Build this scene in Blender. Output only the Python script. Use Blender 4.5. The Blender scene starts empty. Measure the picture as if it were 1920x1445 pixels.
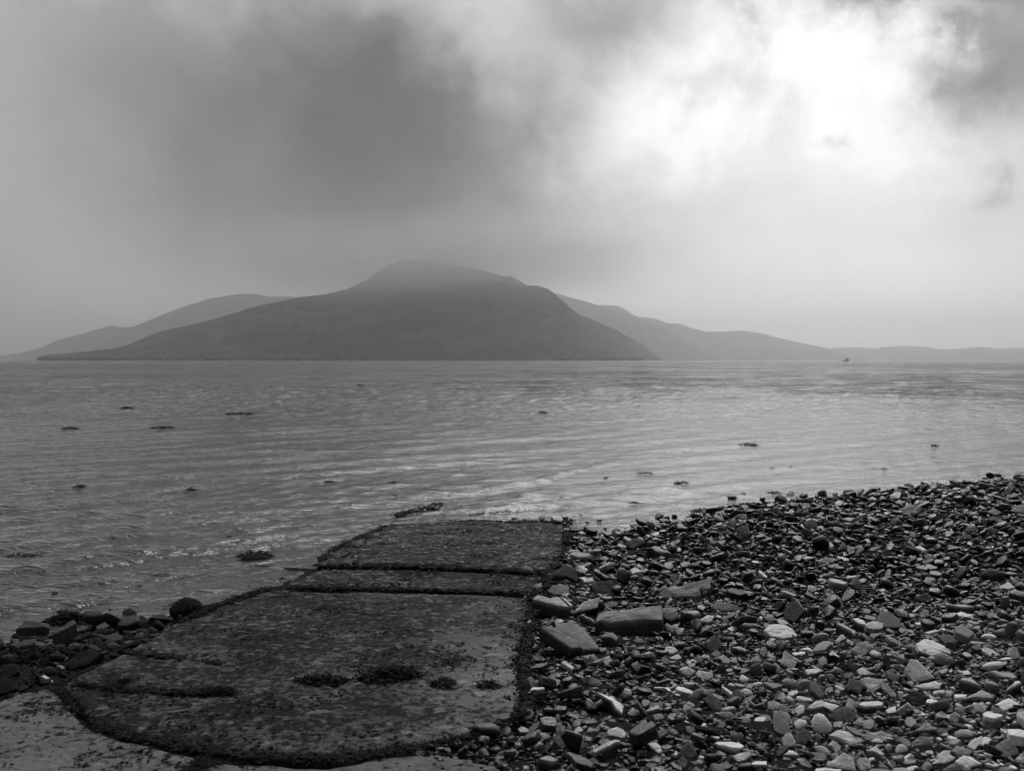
import bpy, bmesh, math, random
import numpy as np
from mathutils import Vector, Matrix, noise
R = math.radians
random.seed(7); rng = np.random.default_rng(11)
scene = bpy.context.scene
col = scene.collection
# ------------------------------------------------------------------ camera
F = 1844.0; CX, CY = 960.0, 722.5; HOR = 674.4; CAMH = 2.2
PITCH = math.atan((CY - HOR) / F)
cam = bpy.data.cameras.new('camera'); camo = bpy.data.objects.new('camera', cam); col.objects.link(camo)
camo.location = (0, 0, CAMH); camo.rotation_euler = (math.pi / 2 - PITCH, 0, 0)
cam.sensor_width = 36.0; cam.lens = 36.0 * F / 1920.0
cam.clip_start = 0.1; cam.clip_end = 80000
cam.dof.use_dof = True; cam.dof.focus_distance = 11.0; cam.dof.aperture_fstop = 4.0
scene.camera = camo
_fw = Vector((0, math.cos(PITCH), -math.sin(PITCH))); _up = Vector((0, math.sin(PITCH), math.cos(PITCH)))
EYE = Vector((0, 0, CAMH))
def ray(px, py):
    return (Vector((1, 0, 0)) * ((px - CX) / F) + _up * ((CY - py) / F) + _fw)
def on_plane(px, py, p0, n):
    d = ray(px, py); t = (p0 - EYE).dot(n) / d.dot(n); return EYE + d * t
def at_z(px, py, z=0.0):
    return on_plane(px, py, Vector((0, 0, z)), Vector((0, 0, 1)))
def project(p):
    d = Vector(p) - EYE; w = d.dot(_fw); return CX + F * d.x / w, CY - F * d.dot(_up) / w, w
# ------------------------------------------------------------------ helpers
def tag(o, label=None, cat=None, group=None, kind=None):
    if label: o['label'] = label
    if cat: o['category'] = cat
    if group: o['group'] = group
    if kind: o['kind'] = kind
    return o
def link(name, me, mat=None, parent=None, smooth=False):
    o = bpy.data.objects.new(name, me); col.objects.link(o)
    if mat: me.materials.append(mat)
    if smooth:
        me.polygons.foreach_set('use_smooth', [True] * len(me.polygons))
    if parent: o.parent = parent
    return o
def pymesh(name, vs, fs):
    me = bpy.data.meshes.new(name); me.from_pydata([tuple(v) for v in vs], [], fs); me.update(); return me
def bigmesh(name, V, Fa):
    """V (n,3), Fa (m,k) arrays"""
    me = bpy.data.meshes.new(name); k = Fa.shape[1]
    me.vertices.add(len(V)); me.vertices.foreach_set('co', V.astype(np.float32).ravel())
    me.loops.add(Fa.size); me.loops.foreach_set('vertex_index', Fa.astype(np.int32).ravel())
    me.polygons.add(len(Fa)); me.polygons.foreach_set('loop_start', np.arange(0, Fa.size, k, dtype=np.int32))
    me.update(calc_edges=True); me.validate(); return me
def grid_faces(nr, nc):
    i = np.arange(nr - 1)[:, None] * nc + np.arange(nc - 1)[None, :]
    return np.stack([i, i + 1, i + nc + 1, i + nc], -1).reshape(-1, 4)
def attr(me, name, vals):
    a = me.attributes.new(name, 'FLOAT', 'POINT')
    vals = np.full(len(me.vertices), vals, dtype=np.float32) if np.isscalar(vals) else np.asarray(vals, dtype=np.float32)
    a.data.foreach_set('value', vals)
def sst(a, b, x):
    t = np.clip((x - a) / (b - a), 0, 1); return t * t * (3 - 2 * t)
# ------------------------------------------------------------------ node material helper
class NT:
    def __init__(s, mat): s.t = mat.node_tree; s.n = s.t.nodes; s.l = s.t.links
    def add(s, typ, ins=None, **kw):
        nd = s.n.new(typ)
        for k, v in kw.items(): setattr(nd, k, v)
        for k, v in (ins or {}).items():
            if isinstance(v, bpy.types.NodeSocket): s.l.new(v, nd.inputs[k])
            else: nd.inputs[k].default_value = v
        return nd
    def math(s, op, a, b=0.0, c=0.0, clamp=False):
        nd = s.n.new('ShaderNodeMath'); nd.operation = op; nd.use_clamp = clamp
        for i, v in enumerate((a, b, c)):
            if isinstance(v, bpy.types.NodeSocket): s.l.new(v, nd.inputs[i])
            else: nd.inputs[i].default_value = v
        return nd.outputs[0]
    def noise(s, vec, scale, detail=4, rough=0.55, lac=2.0, dist=0.0):
        nd = s.add('ShaderNodeTexNoise', {'Vector': vec, 'Scale': scale, 'Detail': detail, 'Roughness': rough, 'Distortion': dist}); return nd.outputs['Fac']
    def ramp(s, fac, stops, interp='LINEAR'):
        nd = s.n.new('ShaderNodeValToRGB'); s.l.new(fac, nd.inputs[0]); cr = nd.color_ramp; cr.interpolation = interp
        while len(cr.elements) < len(stops): cr.elements.new(0.5)
        for e, (p, v) in zip(cr.elements, stops): e.position = p; e.color = (v, v, v, 1)
        return nd.outputs[0]
    def mix(s, f, a, b):
        nd = s.n.new('ShaderNodeMix'); nd.data_type = 'FLOAT'
        for k, v in ((0, f), (2, a), (3, b)):
            if isinstance(v, bpy.types.NodeSocket): s.l.new(v, nd.inputs[k])
            else: nd.inputs[k].default_value = v
        return nd.outputs[0]
def newmat(name):
    m = bpy.data.materials.new(name); m.use_nodes = True; nt = NT(m)
    b = nt.n['Principled BSDF']; return m, nt, b
def grey(nt, val):
    nd = nt.n.new('ShaderNodeCombineColor')
    for i in range(3): nt.l.new(val, nd.inputs[i])
    return nd.outputs[0]
def mapped(nt, vec, sc):
    return nt.add('ShaderNodeMapping', {'Vector': vec, 'Scale': sc}).outputs[0]
# stone
def stone_material():
    m, nt, b = newmat('stone')
    geo = nt.add('ShaderNodeNewGeometry').outputs['Position']
    tone = nt.add('ShaderNodeAttribute', attribute_name='tone').outputs['Fac']
    wet = nt.add('ShaderNodeAttribute', attribute_name='wet').outputs['Fac']
    seed = nt.add('ShaderNodeAttribute', attribute_name='seed').outputs['Fac']
    off = nt.add('ShaderNodeCombineXYZ', {0: seed, 1: nt.math('MULTIPLY', seed, 3.1), 2: nt.math('MULTIPLY', seed, 7.7)}).outputs[0]
    p = nt.add('ShaderNodeVectorMath', {0: geo, 1: off}, operation='ADD').outputs[0]
    rot = nt.add('ShaderNodeVectorRotate', {'Vector': p, 'Angle': seed, 'Axis': (0.4, 0.5, 0.76)}).outputs[0]
    big = nt.noise(rot, 14, 5, 0.6)
    fine = nt.noise(rot, 120, 4, 0.65)
    strat = nt.noise(mapped(nt, rot, (1, 1, 9)), 12, 4, 0.6, dist=0.6)
    vein = nt.ramp(nt.noise(mapped(nt, rot, (1, 1, 5)), 5, 2, 0.4, dist=1.0), [(0.49, 0), (0.505, 1), (0.52, 0)])
    f = nt.math('MULTIPLY_ADD', big, 0.9, 0.35)
    f = nt.math('MULTIPLY', f, nt.math('MULTIPLY_ADD', strat, 0.9, 0.45))
    f = nt.math('MULTIPLY', f, nt.math('MULTIPLY_ADD', fine, 0.8, 0.6))
    f = nt.math('MULTIPLY_ADD', vein, 0.35, f); f = nt.math('MULTIPLY', f, 2.0)
    alb = nt.math('MULTIPLY', tone, f)
    alb = nt.math('MULTIPLY', alb, nt.math('MULTIPLY_ADD', wet, -0.55, 1.0))
    alb = nt.math('MINIMUM', alb, 0.8)
    nt.l.new(grey(nt, alb), b.inputs['Base Color'])
    ro = nt.mix(wet, 0.8, nt.math('MULTIPLY_ADD', fine, 0.35, 0.08))
    nt.l.new(ro, b.inputs['Roughness'])
    nt.l.new(nt.mix(wet, 0.02, 0.75), b.inputs['Specular IOR Level'])
    h = nt.math('ADD', nt.math('MULTIPLY', strat, 1.0), nt.math('MULTIPLY', fine, 0.35))
    bp = nt.add('ShaderNodeBump', {'Height': h, 'Strength': 0.7, 'Distance': 0.012})
    nt.l.new(bp.outputs[0], b.inputs['Normal']); return m
M_STONE = stone_material()
def simple(name, col_, rough, nscale=30, var=0.5, bump=0.3, dist=0.01, spec=0.4):
    m, nt, b = newmat(name); geo = nt.add('ShaderNodeNewGeometry').outputs['Position']
    n = nt.noise(geo, nscale, 5, 0.6)
    nt.l.new(grey(nt, nt.math('MULTIPLY', nt.math('MULTIPLY_ADD', n, 2 * var, 1 - var), col_)), b.inputs['Base Color'])
    b.inputs['Roughness'].default_value = rough; b.inputs['Specular IOR Level'].default_value = spec
    bp = nt.add('ShaderNodeBump', {'Height': n, 'Strength': bump, 'Distance': dist}); nt.l.new(bp.outputs[0], b.inputs['Normal'])
    return m
M_WEED = simple('seaweed', 0.007, 0.6, 60, 0.6, 0.5, 0.004, 0.03)
M_GROUND = simple('gravel_bed', 0.012, 0.9, 45, 0.6, 0.9, 0.02, 0.03)
def concrete_material(name, base, algae, wetness):
    m, nt, b = newmat(name); geo = nt.add('ShaderNodeNewGeometry').outputs['Position']
    dry = nt.add('ShaderNodeAttribute', attribute_name='dry').outputs['Fac']
    patch = nt.noise(geo, 1.6, 6, 0.6, dist=0.4)
    streak = nt.noise(mapped(nt, geo, (1.0, 1.0, 1.0)), 7.0, 6, 0.7)
    sp1 = nt.noise(mapped(nt, geo, (1.0, 1.0, 1.0)), 24, 5, 0.75)
    fine = nt.noise(geo, 150, 3, 0.7)
    # algae and barnacle speckle whose density follows the patches
    thr = nt.math('MULTIPLY_ADD', patch, -0.45, 0.50 + 0.225 - .03)
    thr = nt.math('MULTIPLY_ADD', dry, -0.12, thr)
    thr = nt.math('ADD', thr, algae * 0.07)
    d = nt.math('SUBTRACT', nt.math('MULTIPLY_ADD', streak, 0.2, nt.math('MULTIPLY', sp1, 0.8)), thr)
    spk = nt.math('MULTIPLY_ADD', d, 16.0, 0.5, clamp=True)   # 1 = bare concrete, 0 = algae
    bare = nt.math('MULTIPLY', nt.math('MULTIPLY_ADD', patch, 0.8, 0.6), nt.math('MULTIPLY_ADD', fine, 0.9, 0.55))
    bare = nt.math('MULTIPLY', bare, nt.math('MULTIPLY_ADD', dry, 1.5, 1.0))
    bare = nt.math('MULTIPLY', bare, base)
    cfac = nt.mix(spk, nt.math('MULTIPLY', bare, 0.07), bare)
    nt.l.new(grey(nt, cfac), b.inputs['Base Color'])
    pud = nt.ramp(nt.noise(mapped(nt, geo, (1.0, 1.0, 1.0)), 13, 5, 0.62), [(0.56, 0), (0.62, 1)])
    pud = nt.math('MULTIPLY', pud, wetness)
    ro = nt.mix(pud, nt.mix(spk, 0.6, 0.75), 0.16)
    nt.l.new(ro, b.inputs['Roughness']); nt.l.new(nt.math('MULTIPLY_ADD', pud, .55, .05), b.inputs['Specular IOR Level'])
    h = nt.math('ADD', nt.math('MULTIPLY', sp1, 0.8), nt.math('MULTIPLY', fine, 0.35))
    h = nt.math('ADD', h, nt.math('MULTIPLY', spk, -0.5))
    bp = nt.add('ShaderNodeBump', {'Height': h, 'Strength': nt.math('MULTIPLY_ADD', pud, -0.5, 0.9), 'Distance': 0.03}); nt.l.new(bp.outputs[0], b.inputs['Normal'])
    return m
# ------------------------------------------------------------------ ground shape
SL, Y0 = 0.06, 13.3
def slab_z(y): return SL * (Y0 - y)
SLN = Vector((0, SL, 1)).normalized(); SLP = Vector((0, Y0, 0))
def on_slab(px, py): return on_plane(px, py, SLP, SLN)
shore_px = [(3800, 800), (2600, 858), (2200, 884), (1920, 903), (1800, 915), (1700, 924), (1560, 938), (1440, 952), (1340, 972), (1250, 990), (1190, 996), (1150, 1003), (1125, 1022), (1105, 1004), (1060, 985), (900, 985), (700, 1010), (600, 1060), (500, 1110), (380, 1150), (250, 1175), (120, 1195), (0, 1215), (-300, 1262), (-1500, 1330)]
SH = np.array([[at_z(*p).x, at_z(*p).y] for p in shore_px])
SH[0] = [200, 60]; SH[-1] = [-60, 9]
def shore_d(x, y):
    x = np.asarray(x, float); y = np.asarray(y, float)
    best = np.full(x.shape, 1e9); sgn = np.ones(x.shape)
    for a, b in zip(SH[:-1], SH[1:]):
        dx, dy = b - a; t = np.clip(((x - a[0]) * dx + (y - a[1]) * dy) / (dx * dx + dy * dy), 0, 1)
        d = np.hypot(x - a[0] - t * dx, y - a[1] - t * dy)
        s = np.sign((x - a[0]) * dy - (y - a[1]) * dx)
        near = d < best - 1e-9
        sgn = np.where(near, s, sgn); best = np.where(near, d, best)
    return best * -sgn
if shore_d(np.array([3.0]), np.array([4.0]))[0] < 0:
    _sd = shore_d
    def shore_d(x, y): return -_sd(x, y)
def ground_z(x, y):
    x = np.asarray(x, float); y = np.asarray(y, float)
    d = shore_d(x, y)
    s = 0.19 + (0.063 - 0.19) * sst(-1.8, -0.4, x)
    z = np.where(d > 0, s * d, np.maximum(0.07 * d, -4.0))
    z = z + 0.012 * np.sin(x * 2.1 + y * 1.3) * np.sin(y * 1.7 - x * 0.6) * np.clip(d, 0, 1)
    nearslab = sst(1.6, .5, x) * sst(-1.6, -.6, x)
    z = np.where(d > 0, z + nearslab * np.maximum(slab_z(y) - 0.06 - z, 0) * sst(0, .5, d), z)
    cap = np.minimum(slab_z(y) - 0.05, 1.0)
    cap = np.where(x < 1.2, cap, np.minimum(SL * (Y0 - y) + 0.3 * (x - 1.2) , 1.1))
    return np.where(d > 0, np.minimum(z, np.maximum(cap, 0.0)), z)
def gz(x, y): return float(ground_z(np.array([x]), np.array([y]))[0])
def on_ground(px, py):
    d = ray(px, py); ts = np.geomspace(2.0, 60, 500)
    P = np.array(EYE)[None, :] + ts[:, None] * np.array(d)[None, :]
    g = np.maximum(ground_z(P[:, 0], P[:, 1]), -0.02)
    k = np.argmax(P[:, 2] < g)
    if P[k, 2] >= g[k]: k = len(ts) - 1
    a = ts[max(k - 1, 0)]; b = ts[k]
    fa = P[max(k - 1, 0), 2] - g[max(k - 1, 0)]; fb = P[k, 2] - g[k]
    t = a + (b - a) * fa / (fa - fb) if fa != fb else b
    return EYE + d * t
def axis(lo, hi, step, far, n):
    core = np.arange(lo, hi + step / 2, step)
    g = np.geomspace(step, far, n)
    return np.concatenate([(lo - g)[::-1], core, hi + g])
def build_ground():
    xs = axis(-7, 12, 0.09, 20000, 26); ys = axis(2, 24, 0.09, 20000, 26)
    X, Y = np.meshgrid(xs, ys); Z = ground_z(X, Y)
    n = rng.normal(0, 1, X.shape); n = (n + np.roll(n, 1, 0) + np.roll(n, 1, 1)) * 0.006
    Z = Z + np.where((np.abs(X) < 14) & (Y < 26) & (Y > 0), n, 0)
    V = np.stack([X, Y, Z], -1).reshape(-1, 3)
    me = bigmesh('ground', V, grid_faces(len(ys), len(xs)))
    tag(link('ground', me, M_GROUND, smooth=True), kind='structure')
build_ground()
# ------------------------------------------------------------------ water
def build_water():
    h = CAMH; f = 983.0
    r = np.concatenate([np.arange(455, 1.6, -0.72), [1.25, 0.9, 0.6, 0.35, 0.2, 0.12]])
    Y = f * h / r; Y = Y[::-1][::-1]
    u = np.linspace(-0.66, 0.66, 860)
    YY, U = np.meshgrid(Y, u, indexing='ij'); XX = U * YY
    Z = np.zeros_like(XX)
    dY = np.gradient(Y)[:, None]; dX = YY * (u[1] - u[0])
    def comp(lam, th, amp, ph):
        k = 2 * math.pi / lam; kx, ky = k * math.cos(th), k * math.sin(th)
        # fade each component where the grid can no longer carry it
        eff = np.abs(kx) * dX + np.abs(ky) * dY
        w = np.clip(1.6 - eff / 1.2, 0, 1)
        wob = 0.6 * np.sin(XX * 0.31 * (1 + th) + ph) + 0.5 * np.sin(YY * 0.23 + ph * 2)
        return amp * w * np.sin(kx * XX + ky * YY + ph + wob)
    for i in range(46):
        lam = 0.11 * (1.9 / 0.11) ** (i / 45.0)
        th = R(-52) + rng.normal(0, 0.55 if lam < 0.6 else 0.22)
        slope = 0.036 if lam < 0.5 else 0.026
        Z += comp(lam, th, slope * lam / (2 * math.pi), rng.uniform(0, 6.28))
    Z += comp(2.3, R(-50), 0.007, 1.0) + comp(3.1, R(-44), 0.008, 4.0)
    # chop of the open bay, where each wave is only a pixel or two
    N_ = np.random.default_rng(5).normal(0, 1, XX.shape); N_ = sum(np.roll(N_, k, 1) * w_ for k, w_ in ((-3, .3), (-2, .6), (-1, .9), (0, 1), (1, .9), (2, .6), (3, .3))) / 2.0
    Z += .03 * np.minimum(dY, 1.2) * N_ * sst(14, 50, YY) * sst(320, 90, YY)
    crests = [([(833, 931), (910, 917), (1000, 904), (1075, 884), (1160, 868)], .045, .17),
              ([(960, 937), (1000, 932), (1040, 931), (1090, 935)], .075, .22),
              ([(1170, 926), (1215, 919), (1260, 920), (1310, 925)], .045, .22),
              ([(1130, 968), (1190, 957), (1250, 949), (1300, 948), (1335, 953)], .05, .22),
              ([(1440, 940), (1530, 934), (1610, 925), (1700, 916)], .045, .2),
              
              
              ([(880, 962), (960, 955), (1040, 947)], .05, .12), ([(0, 905), (300, 880), (560, 868)], .022, .3),
              ([(1000, 880), (1200, 862), (1420, 850)], .022, .3), ([(1450, 880), (1700, 868), (1900, 850)], .02, .28)]
    for pts, amp, wd in crests:
        W = [at_z(*p) for p in pts]; best = np.full(XX.shape, 9.0); ends = np.zeros(XX.shape); L = len(W) - 1
        for j, (a, b) in enumerate(zip(W[:-1], W[1:])):
            dx, dy = b.x - a.x, b.y - a.y; t = np.clip(((XX - a.x) * dx + (YY - a.y) * dy) / (dx * dx + dy * dy), 0, 1)
            d = np.hypot(XX - a.x - t * dx, YY - a.y - t * dy); m = d < best
            best = np.where(m, d, best); ends = np.where(m, (j + t) / L, ends)
        Z += amp * np.exp(-(best / wd) ** 2) * np.sin(np.pi * np.clip(ends * .9 + .05, 0, 1)) * (1 + .3 * np.sin(XX * 9 + YY * 4))
    # waves die out as the water runs up the stones
    dsh = shore_d(np.clip(XX, -30, 40), np.clip(YY, 0, 60)); Z *= np.clip(-dsh / 1.2, 0.25, 1)
    V = np.stack([XX, YY, Z], -1).reshape(-1, 3)
    me = bigmesh('water', V, grid_faces(len(Y), len(u)))
    m, nt, b = newmat('water'); nt.n.remove(b)
    geo = nt.add('ShaderNodeNewGeometry').outputs['Position']
    g1 = mapped(nt, geo, (1, 1, 0))
    rot = nt.add('ShaderNodeMapping', {'Vector': geo, 'Rotation': (0, 0, R(38)), 'Scale': (1.0, 2.1, 0)}).outputs[0]
    hA = nt.noise(rot, 5.5, 3, 0.6); hB = nt.noise(rot, 1.1, 3, 0.6); hC = nt.noise(g1, 0.16, 2, 0.5); hD = nt.noise(rot, 0.35, 3, 0.6)
    hh = nt.math('ADD', nt.math('MULTIPLY', hA, 0.05), nt.math('MULTIPLY', hB, 0.15))
    dist = nt.add('ShaderNodeCameraData').outputs['View Distance'] if False else None
    ylen = nt.add('ShaderNodeVectorMath', {0: geo}, operation='LENGTH').outputs['Value']
    farw = nt.math('MULTIPLY', nt.math('SUBTRACT', ylen, 18.0), 1 / 60.0, clamp=True)
    hh = nt.math('MULTIPLY', hh, nt.math('MULTIPLY_ADD', farw, 0.8, 0.7))
    hh = nt.math('ADD', hh, nt.math('MULTIPLY', nt.math('MULTIPLY', hD, 0.25), farw))
    lanes = nt.ramp(nt.noise(g1, 0.9, 3, 0.6), [(.35, .5), (.65, 1.5)])
    lanes2 = nt.ramp(nt.noise(g1, 0.22, 3, 0.6), [(.36, .35), (.64, 1.6)])
    lanes3 = nt.ramp(nt.noise(g1, 0.05, 3, 0.6), [(.36, .45), (.64, 1.5)])
    lanes4 = nt.ramp(nt.noise(g1, 0.009, 4, 0.6), [(.36, .5), (.64, 1.5)])
    mods = nt.math('MULTIPLY', nt.math('MULTIPLY', lanes, lanes2), nt.math('MULTIPLY', lanes3, lanes4))
    hh = nt.math('MULTIPLY', hh, nt.mix(farw, nt.math('MULTIPLY_ADD', hC, 1.3, 0.35), mods))
    bp = nt.add('ShaderNodeBump', {'Height': hh, 'Strength': 1.0, 'Distance': 1.0})
    gl = nt.add('ShaderNodeBsdfGlossy', {'Color': (1, 1, 1, 1), 'Roughness': 0.06, 'Normal': bp.outputs[0]})
    fr = nt.add('ShaderNodeFresnel', {'IOR': 1.38, 'Normal': bp.outputs[0]})
    tr = nt.add('ShaderNodeBsdfTransparent', {'Color': (.55, .55, .55, 1)})
    df = nt.add('ShaderNodeBsdfDiffuse', {'Color': (.05, .05, .05, 1)})
    deep = nt.math('MULTIPLY_ADD', farw, 0.35, 0.55, clamp=True)
    under = nt.add('ShaderNodeMixShader', {0: deep, 1: tr.outputs[0], 2: df.outputs[0]})
    out = nt.add('ShaderNodeMixShader', {0: fr.outputs[0], 1: under.outputs[0], 2: gl.outputs[0]})
    nt.l.new(out.outputs[0], nt.n['Material Output'].inputs[0])
    tag(link('water', me, m, smooth=True), kind='structure')
build_water()
# ------------------------------------------------------------------ mountains
def interp_profile(pts, x): return np.interp(x, [p[0] for p in pts], [p[1] for p in pts])
def hill_material(name, base, snow=False):
    m, nt, b = newmat(name); geo = nt.add('ShaderNodeNewGeometry').outputs['Position']
    n = nt.noise(mapped(nt, geo, (1, 1, 3)), 0.010, 7, 0.7); n2 = nt.noise(geo, 0.03, 5, 0.7)
    v = nt.math('MULTIPLY', nt.math('MULTIPLY_ADD', nt.ramp(n, [(0.42, 0), (0.62, 1)]), 1.4, 0.45), nt.math('MULTIPLY_ADD', n2, 1.2, 0.4))
    v = nt.math('MULTIPLY', v, base)
    if snow:
        s = nt.add('ShaderNodeAttribute', attribute_name='snow').outputs['Fac']
        s = nt.math('MULTIPLY', s, nt.ramp(nt.noise(geo, 0.06, 3, 0.6), [(0.5, 0), (0.56, 1)]))
        v = nt.math('ADD', v, nt.math('MULTIPLY', s, 0.25))
    nt.l.new(grey(nt, v), b.inputs['Base Color']); b.inputs['Roughness'].default_value = 1.0; b.inputs['Specular IOR Level'].default_value = 0.0
    return m
M_HILL = hill_material('moor', 0.035); M_HILLS = hill_material('moor_snow', 0.035, True)
def ridge(name, pts, D, wf, wb, rough=1.0, step=3.0, mat=None, snow=None, seed=0.0, far=lambda p: 1.0):
    x0, x1 = pts[0][0], pts[-1][0]; px = np.arange(x0, x1 + step, step); u = (px - CX) / F
    hpx = interp_profile(pts, px)
    H = np.maximum(CAMH + (HOR - hpx) / F * D, 0) 
    nv = 44; v = np.concatenate([np.linspace(0, 1, nv), 1 + np.linspace(.08, 1, 12)])
    V = []; S = []
    H = np.maximum(CAMH + (HOR - hpx) / F * D * np.array([far(p) for p in px]), 0)
    for vi in v:
        Y_ = D - wf * (1 - vi) if vi <= 1 else D + wb * (vi - 1)
        b = (vi ** 1.15) if vi <= 1 else (1 - (vi - 1)) ** 0.9
        for ui, h, p in zip(u, H, px):
            Yr = Y_ * far(p); x = ui * Yr
            q = Vector((x * 0.0032 + seed, Yr * 0.0032, seed))
            nz = noise.fractal(q, 0.9, 2.1, 7)
            rv = abs(noise.fractal(Vector((x * 0.0018 + Yr * .0004, Yr * 0.0007, seed + 5)), 0.8, 2.2, 5))
            w = 4 * b * (1 - b) if vi < 1 else 0
            z = h * b + rough * h * 0.24 * w * nz - rough * h * 0.34 * w * rv + (0.035 * h * nz if vi <= 1 else 0) * b
            if vi > 1: z = h * b - 2
            V.append((x, Yr, z if vi > 0 else -2.0))
            S.append(1.0 if snow and any(abs(p - sx) < sw and abs((HOR - (HOR - (z - CAMH) / Yr * F)) - (HOR - sy)) < sh for sx, sy, sw, sh in snow) else 0.0)
    me = bigmesh(name, np.array(V), grid_faces(len(v), len(px)))
    if snow: attr(me, 'snow', S)
    return tag(link(name, me, mat or M_HILL, smooth=True), kind='structure')
ridge('mountain', [(68, 673), (76, 668), (90, 665), (150, 660), (210, 653), (280, 640), (350, 622), (400, 607), (450, 596), (500, 588), (560, 583), (620, 577), (700, 562), (760, 546), (830, 535), (880, 528), (940, 529), (980, 536), (1010, 537), (1028, 543), (1042, 553), (1060, 569), (1085, 588), (1115, 603), (1150, 616), (1180, 632), (1205, 647), (1225, 662), (1240, 673.5)], 3000, 500, 600, 0.8, seed=1.3, far=lambda p: 1 + .45 * float(sst(1020, 1240, p)))
ridge('mountain', [(190, 673), (230, 650), (300, 622), (400, 600), (480, 575), (555, 560), (600, 552), (650, 541), (690, 523), (730, 499), (765, 489), (800, 493), (860, 500), (900, 508), (940, 519), (958, 519), (975, 528), (1000, 540), (1060, 580), (1120, 640), (1160, 673)], 3200, 400, 700, 1.1, mat=M_HILLS, snow=[(776, 512, 13, 12)], seed=4.1)
ridge('hill', [(40, 673), (100, 668), (170, 650), (220, 628), (260, 608), (330, 581), (380, 563), (400, 558), (430, 554), (480, 552), (520, 554), (560, 557), (620, 563), (700, 580), (800, 640), (860, 673)], 7600, 900, 1100, 1.0, seed=7.7)
ridge('hill', [(-60, 674), (-20, 671), (10, 666), (40, 661), (78, 652), (110, 637), (150, 627), (185, 616), (212, 609), (225, 612), (245, 611), (275, 615), (330, 640), (420, 673)], 8000, 900, 1100, 0.8, seed=2.2)
ridge('hill', [(980, 600), (1035, 549), (1060, 555), (1090, 564), (1120, 574), (1150, 583), (1185, 594), (1220, 603), (1250, 620), (1285, 640), (1320, 658), (1350, 673)], 7200, 900, 1000, 0.9, seed=9.1)
ridge('hill', [(1080, 600), (1120, 573), (1150, 573), (1172, 580), (1195, 593), (1225, 595), (1250, 605), (1275, 606), (1300, 616), (1325, 623), (1350, 623), (1390, 620), (1430, 625), (1465, 635), (1500, 643), (1530, 648), (1552, 653), (1580, 664), (1600, 673)], 8600, 1000, 1200, 0.8, seed=12.4)
ridge('hill', [(1480, 673.5), (1530, 657), (1560, 653), (1600, 651), (1635, 653), (1700, 660), (1800, 673.5)], 10300, 900, 1500, 0.5, seed=15.0)
ridge('hill', [(1580, 673.5), (1610, 665), (1640, 656), (1652, 651), (1690, 649), (1735, 650), (1770, 655), (1800, 653), (1845, 649), (1870, 653), (1920, 652), (2000, 655), (2200, 662), (2400, 673)], 9600, 800, 1500, 0.7, seed=17.5)
ridge('hill', [(1690, 673.5), (1730, 668), (1800, 664), (1850, 658), (1900, 661), (1940, 668), (2100, 664), (2300, 673)], 8700, 500, 900, 0.7, seed=19.5)
ridge('headland', [(1190, 673.6), (1215, 672), (1260, 672.3), (1290, 671.8), (1345, 672.8), (1360, 674)], 7000, 150, 200, 0.2, seed=21)
def woodland():
    vs = []; fs = []
    for i in range(1500):
        px = 76 + 1130 * random.random() ** 1.25; dd = 2512 + random.random() * 60
        x = (px - CX) / F * dd; hgt = random.uniform(3, 9) * (1.0 if px < 700 else 0.6); wd = hgt * random.uniform(.5, .9)
        b = len(vs); zz = (dd - 2500) / 500 * 30
        for k in range(6):
            a = k * math.pi / 3 + random.random() * .5
            vs.append((x + math.cos(a) * wd, dd + math.sin(a) * wd, zz + hgt * .25)); 
        for k in range(6):
            a = k * math.pi / 3; vs.append((x + math.cos(a) * wd * .7, dd + math.sin(a) * wd * .7, zz + hgt * .75))
        vs.append((x, dd, zz + hgt)); vs.append((x, dd, zz - 2))
        for k in range(6):
            j = (k + 1) % 6
            fs += [(b + k, b + j, b + 6 + j), (b + k, b + 6 + j, b + 6 + k), (b + 6 + k, b + 6 + j, b + 12), (b + j, b + k, b + 13)]
    m, nt, b_ = newmat('woodland'); b_.inputs['Base Color'].default_value = (.02, .02, .02, 1); b_.inputs['Roughness'].default_value = 1
    tag(link('woodland', pymesh('woodland', vs, fs), m), 'dark strip of trees and scrub along the foot of the mountain', 'woodland', kind='stuff')
woodland()
def mast():
    e = bpy.data.objects.new('radio_mast', None); col.objects.link(e)
    D = 7700; x = (193 - CX) / F * D; e.location = (x, D, 92)
    tag(e, 'thin lattice radio mast standing on the low hill behind the far left shore', 'mast')
    vs = []; fs = []
    def bar(a, b, w):
        a = Vector(a); b = Vector(b); d = (b - a).normalized(); s = d.orthogonal().normalized() * w; t = d.cross(s).normalized() * w; k = len(vs)
        for p in (a, b):
            for q in (s + t, s - t, -s - t, -s + t): vs.append(p + q)
        for i in range(4): fs.append((k + i, k + (i + 1) % 4, k + 4 + (i + 1) % 4, k + 4 + i))
        fs.append((k + 3, k + 2, k + 1, k)); fs.append((k + 4, k + 5, k + 6, k + 7))
    H = 80
    for sx, sy in ((1, 1), (1, -1), (-1, 0)): bar((sx * 1.5, sy * 1.5, 0), (sx * .3, sy * .3, H), .25)
    for i in range(12):
        z = i * H / 12; w = 1.5 - 1.2 * i / 12
        bar((w, w, z), (w, -w, z + 5), .15); bar((w, -w, z), (-w, 0, z + 5), .15); bar((-w, 0, z), (w, w, z + 5), .15)
    m = simple('mast_steel', .08, .6)
    link('tower', pymesh('tower', vs, fs), m, e)
    vs = []; fs = []; bar((0, 0, H), (0, 0, H + 8), .2); link('antenna', pymesh('antenna', vs, fs), m, e)
mast()
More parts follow.
